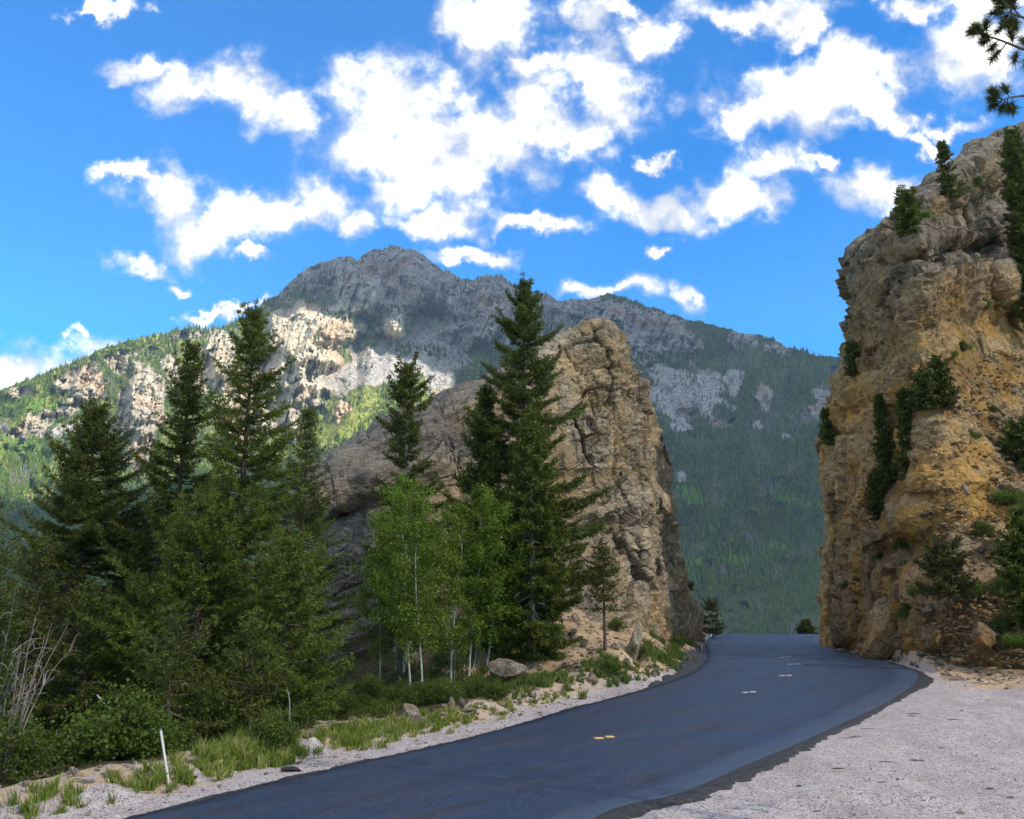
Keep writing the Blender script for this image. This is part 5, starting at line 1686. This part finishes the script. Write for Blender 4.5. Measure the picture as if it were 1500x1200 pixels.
# gravel mounds
for (px, py, rw, hh, lab) in ((452, 1098, .62, .36, 'mound of pinkish gravel topped by a white stone beside the grass'), (278, 1138, .50, .30, 'small gravel mound half hidden by grass right of the white post'), (150, 1172, .95, .26, 'wide low gravel mound left of the white post')):
    b = gpt(px, py); b = (b[0], b[1], b[2] - .07)
    q = np.linspace(0, 1, 14); a_ = np.linspace(0, 2 * np.pi, 40, endpoint=False)
    X = rw * q[:, None] * np.cos(a_); Yy = rw * q[:, None] * np.sin(a_)
    Z = hh * (1 - sstep(q, 0, 1))[:, None] + X * 0
    V = np.stack([X + b[0], Yy + b[1], Z + b[2] - .04], -1)
    V[..., 2] += fbm(V * 4, 4, 5) * .05 * (1 - q[:, None] ** 3)
    cc = np.zeros((14 * 40, 3)); cc[:, 2] = .28
    tag(mk('gravel_mound', V.reshape(-1, 3), grid_faces(14, 40, True), M['ground'], smooth=True, col=cc), lab, 'mound')

# black lump of asphalt on the shoulder
b = gpt(425, 1132)
o = stone((b[0], b[1], b[2] + .05), (.2, .14, .08), 1, 'black broken lump of asphalt on the left gravel shoulder', name='asphalt_lump', cat='debris')
o.data = SM[1].copy(); o.data.materials.clear(); o.data.materials.append(M['tar'])

# marker post
b = gpt(248, 1156); t_ = w2(235, 1067, b[1] - .1)
po = thing('marker_post', 'thin white roadside post leaning left at the lower left', 'post', b)
d = np.array(t_) - np.array(b)
mk('stake', *tube(np.stack([d * -.15, d * .5, d * .97]), np.array([.022, .022, .022]), 6), M['post'], po)
mk('cap', *tube(np.stack([d * .965, d * 1.0]), np.array([.026, .018]), 6), M['bark_grey'], po)


# dead branches at lower left
def bare_tree(name, label, base, tips, seed, mat, r0=.017, twigs=5):
    r_ = np.random.default_rng(seed)
    o = thing(name, label, 'dead tree', base)
    base = np.array(base)
    parts = []
    for (px, py, Y, c_) in tips:
        t_ = w2(px, py, Y) - base
        q = np.linspace(0, 1, 10)[:, None]
        bow = np.array([0, 0, 1.0]) * c_ * np.sin(q * np.pi) * np.linalg.norm(t_)
        pts = t_ * q + bow + r_.normal(0, .012, (10, 3)) * q
        parts.append(tube(pts, np.linspace(r0, .005, 10), 5))
        for k in range(twigs):
            i = r_.integers(3, 9); d_ = unit(t_ + r_.normal(size=3) * np.linalg.norm(t_) * .55) * r_.uniform(.2, .6)
            qq = np.linspace(0, 1, 5)[:, None]
            p2 = pts[i] + d_ * qq + np.array([0, 0, .1]) * np.sin(qq * 3)
            parts.append(tube(p2, np.linspace(.008, .0025, 5), 3))
    mk('trunk', *parts[0], mat, o)
    if len(parts) <= 9:
        for p_ in parts[1:]:
            mk('branch', *p_, mat, o)
    else:
        mk('branches', *join(parts[1:]), mat, o)
    return o


b = gpt(2, 1150)
bare_tree('dead_tree', 'leafless brown young tree with upswept twigs at the left edge', b, [(40, 985, 19.5, 0), (77, 912, 19.3, .02), (100, 915, 19.0, .12), (66, 930, 19.8, .0), (52, 905, 19.4, .03), (110, 945, 19, .16), (30, 950, 19.4, .0)], 5, M['dead_brown'], twigs=6)
b = gpt(-30, 1140)
bare_tree('dead_tree', 'silvery dead tree with level bare branches at the left edge', b, [(-30, 850, 18, 0), (26, 855, 18, .0), (60, 908, 17.8, .05), (45, 975, 17.8, .05), (80, 990, 17.6, .03), (70, 1015, 17.8, .06), (28, 930, 18, .02), (75, 950, 18.2, .1), (55, 1000, 17.8, .02)], 6, M['dead_wood'], r0=.02, twigs=5)
b = w2(186, 1090, 21); t_ = w2(142, 1018, 21.8)
q = np.linspace(0, 1, 9)[:, None]
tag(mk('fallen_sapling', *tube(np.array(b) * (1 - q) + np.array(t_) * q + np.array([0, 0, .08]) * np.sin(q * 3.1), np.linspace(.028, .014, 9), 6), M['dead_wood'], smooth=True), 'white dead stem slanting through the dark bushes left of the post', 'dead branch')
b = gpt(205, 1150)
bare_tree('dead_shrub', 'bare grey twiggy shrub just left of the white post', b, [(178, 1138, 18.6, .1), (200, 1118, 18.6, 0), (215, 1143, 18.4, .1), (195, 1128, 18.7, 0)], 8, M['dead_wood'], r0=.01, twigs=3)
b = gpt(782, 1031)
bare_tree('dead_shrub', 'short dark broken stump in the weeds below the boulder', b, [(785, 1012, b[1], 0), (775, 1024, b[1], .1), (795, 1020, b[1], .0)], 9, M['bark'], r0=.05, twigs=1)

# pine whose branches enter at the top right
r_ = np.random.default_rng(99)
pb = w2(1680, 60, 11.5); pz = g1(pb[0], pb[1])
pine = thing('pine_tree', 'near pine reaching into the picture at the top right corner with long needled branches', 'pine', (pb[0], pb[1], pz))
base = np.array([pb[0], pb[1], pz])
zs = np.linspace(0, 14.5, 14)
mk('trunk', *tube(np.stack([.08 * np.sin(zs), .05 * np.cos(zs), zs], 1), np.linspace(.17, .03, 14), 9), M['bark'], pine, smooth=True)
wood = []; TPs = []; TDs = []


def limb(points, r0, tips):
    P_ = np.array(points)
    L_ = np.linspace(0, 1, len(P_)); q = np.linspace(0, 1, 18)
    pts = np.stack([np.interp(q, L_, P_[:, i]) for i in range(3)], 1)
    wood.append(tube(pts, np.linspace(r0, .008, 18), 5))
    for (u_, dv_, ln) in tips:
        p_ = np.array([np.interp(u_, q, pts[:, i]) for i in range(3)])
        dv_ = unit(np.array(dv_, float)); e_ = p_ + dv_ * ln
        mid_ = (p_ + e_) / 2 + np.array([0, 0, -.02])
        wood.append(tube(np.stack([p_, mid_, e_]), np.array([.009, .007, .005]), 4))
        for f in np.linspace(.45, 1.0, 5):
            TPs.append(p_ + (e_ - p_) * f); TDs.append(dv_)


def lp(px, py, Y):
    return w2(px, py, Y) - base


limb([lp(1678, 110, 11.5), lp(1560, 88, 11.0), lp(1500, 73, 10.7), lp(1460, 57, 10.5), lp(1434, 50, 10.4)], .03,
     [(1.0, (-1, 0, .3), .10), (.93, (-1, -.2, .8), .16), (.86, (-.5, .3, 1), .22), (.80, (-1, .1, -.4), .16), (.74, (-.7, -.2, -.9), .22), (.66, (-.8, .3, -.9), .28), (.60, (.1, .2, 1), .22), (.55, (-.5, -.3, -1), .3), (.5, (0, 0, -1), .3), (.45, (-.3, .3, 1), .25), (.9, (-.2, -.6, .9), .16), (.83, (-.9, -.5, -.2), .14)])
limb([lp(1678, -10, 11.5), lp(1560, 0, 11.0), lp(1510, 30, 10.7), lp(1482, 20, 10.5), lp(1478, 5, 10.5)], .03,
     [(1.0, (-.3, 0, 1), .15), (.93, (-1, 0, -.2), .14), (.88, (-.8, 0, .6), .2), (.84, (-.6, .2, -.9), .18), (.78, (.3, .2, 1), .25), (.72, (0, 0, -1), .2), (.66, (-.4, 0, 1), .3), (.9, (.3, -.3, .8), .18), (.95, (-.8, .3, .7), .2), (.8, (-.9, 0, -.1), .25), (.7, (-.7, .3, -.6), .3), (.85, (.1, .2, -1), .25), (.6, (-.6, 0, .8), .35), (.75, (-.5, -.3, -1), .3)])
limb([lp(1678, 170, 11.5), lp(1560, 150, 11.0), lp(1500, 140, 10.7), lp(1478, 143, 10.5), lp(1466, 148, 10.4)], .026,
     [(1.0, (-1, 0, .2), .12), (.97, (-.9, 0, -.6), .16), (.92, (-.6, .2, 1), .18), (.88, (-.4, 0, -1), .15), (.94, (-1, -.3, .6), .18), (.80, (0, 0, -1), .16), (.74, (-.2, .2, 1), .16), (.7, (-.1, 0, -1), .2)])
for k in range(30):
    z = 6.5 + 8 * k / 30; az = k * 2.4
    if math.cos(az) < -.35: az += math.pi
    L_ = 2.6 * (1 - (z - 5) / 11)
    p0 = np.array([0, 0, z]); e = p0 + np.array([math.cos(az) * L_, math.sin(az) * L_, .35 * L_])
    limb([p0, (p0 + e) / 2 + np.array([0, 0, -.1]), e], .022, [(u_, (math.cos(az) + r_.normal(0, .6), math.sin(az) + r_.normal(0, .6), r_.normal(.3, .5)), .25) for u_ in np.linspace(.4, 1, 8)])
mk('branches', *join(wood), M['bark'], pine)
TPs = np.array(TPs); TDs = np.array(TDs)
kq = 40
P_ = np.repeat(TPs, kq, 0); D_ = np.repeat(TDs, kq, 0)
d = unit(D_ * .9 + r_.normal(size=P_.shape) * .75); sd = unit(np.cross(d, r_.normal(size=P_.shape))) * .0042
L_ = r_.uniform(.09, .16, (len(P_), 1))
V = np.stack([P_ - sd, P_ + sd, P_ + d * L_], 1).reshape(-1, 3)
cc = np.zeros((len(V), 3)); cc[:, 0] = np.repeat(r_.random(len(P_)), 3); cc[:, 1] = np.repeat(r_.random(len(P_)) * .4, 3)
mk('needles', V, np.arange(len(V)).reshape(-1, 3), M['needle_dark'], pine, col=cc)

# ------------------------------------------------------------------ air
HZ = (-2600, 2600, -160, 4400, -47.0, 1560.0)
hv = np.array([(x, y, z) for z in HZ[4:6] for y in HZ[2:4] for x in HZ[0:2]], float)
hf = np.array([(0, 2, 3, 1), (4, 5, 7, 6), (0, 1, 5, 4), (2, 6, 7, 3), (0, 4, 6, 2), (1, 3, 7, 5)])
m = bpy.data.materials.new('air'); m.use_nodes = True; t = NT(m.node_tree)
vp = t.n('ShaderNodeVolumePrincipled', {'Color': (0.55, 0.74, 1.0), 'Density': 0.00007, 'Anisotropy': 0.2})
t.n('ShaderNodeOutputMaterial', {'Volume': vp.outputs[0]})
hz = mk('haze', hv, hf, m)
tag(hz, kind='stuff')
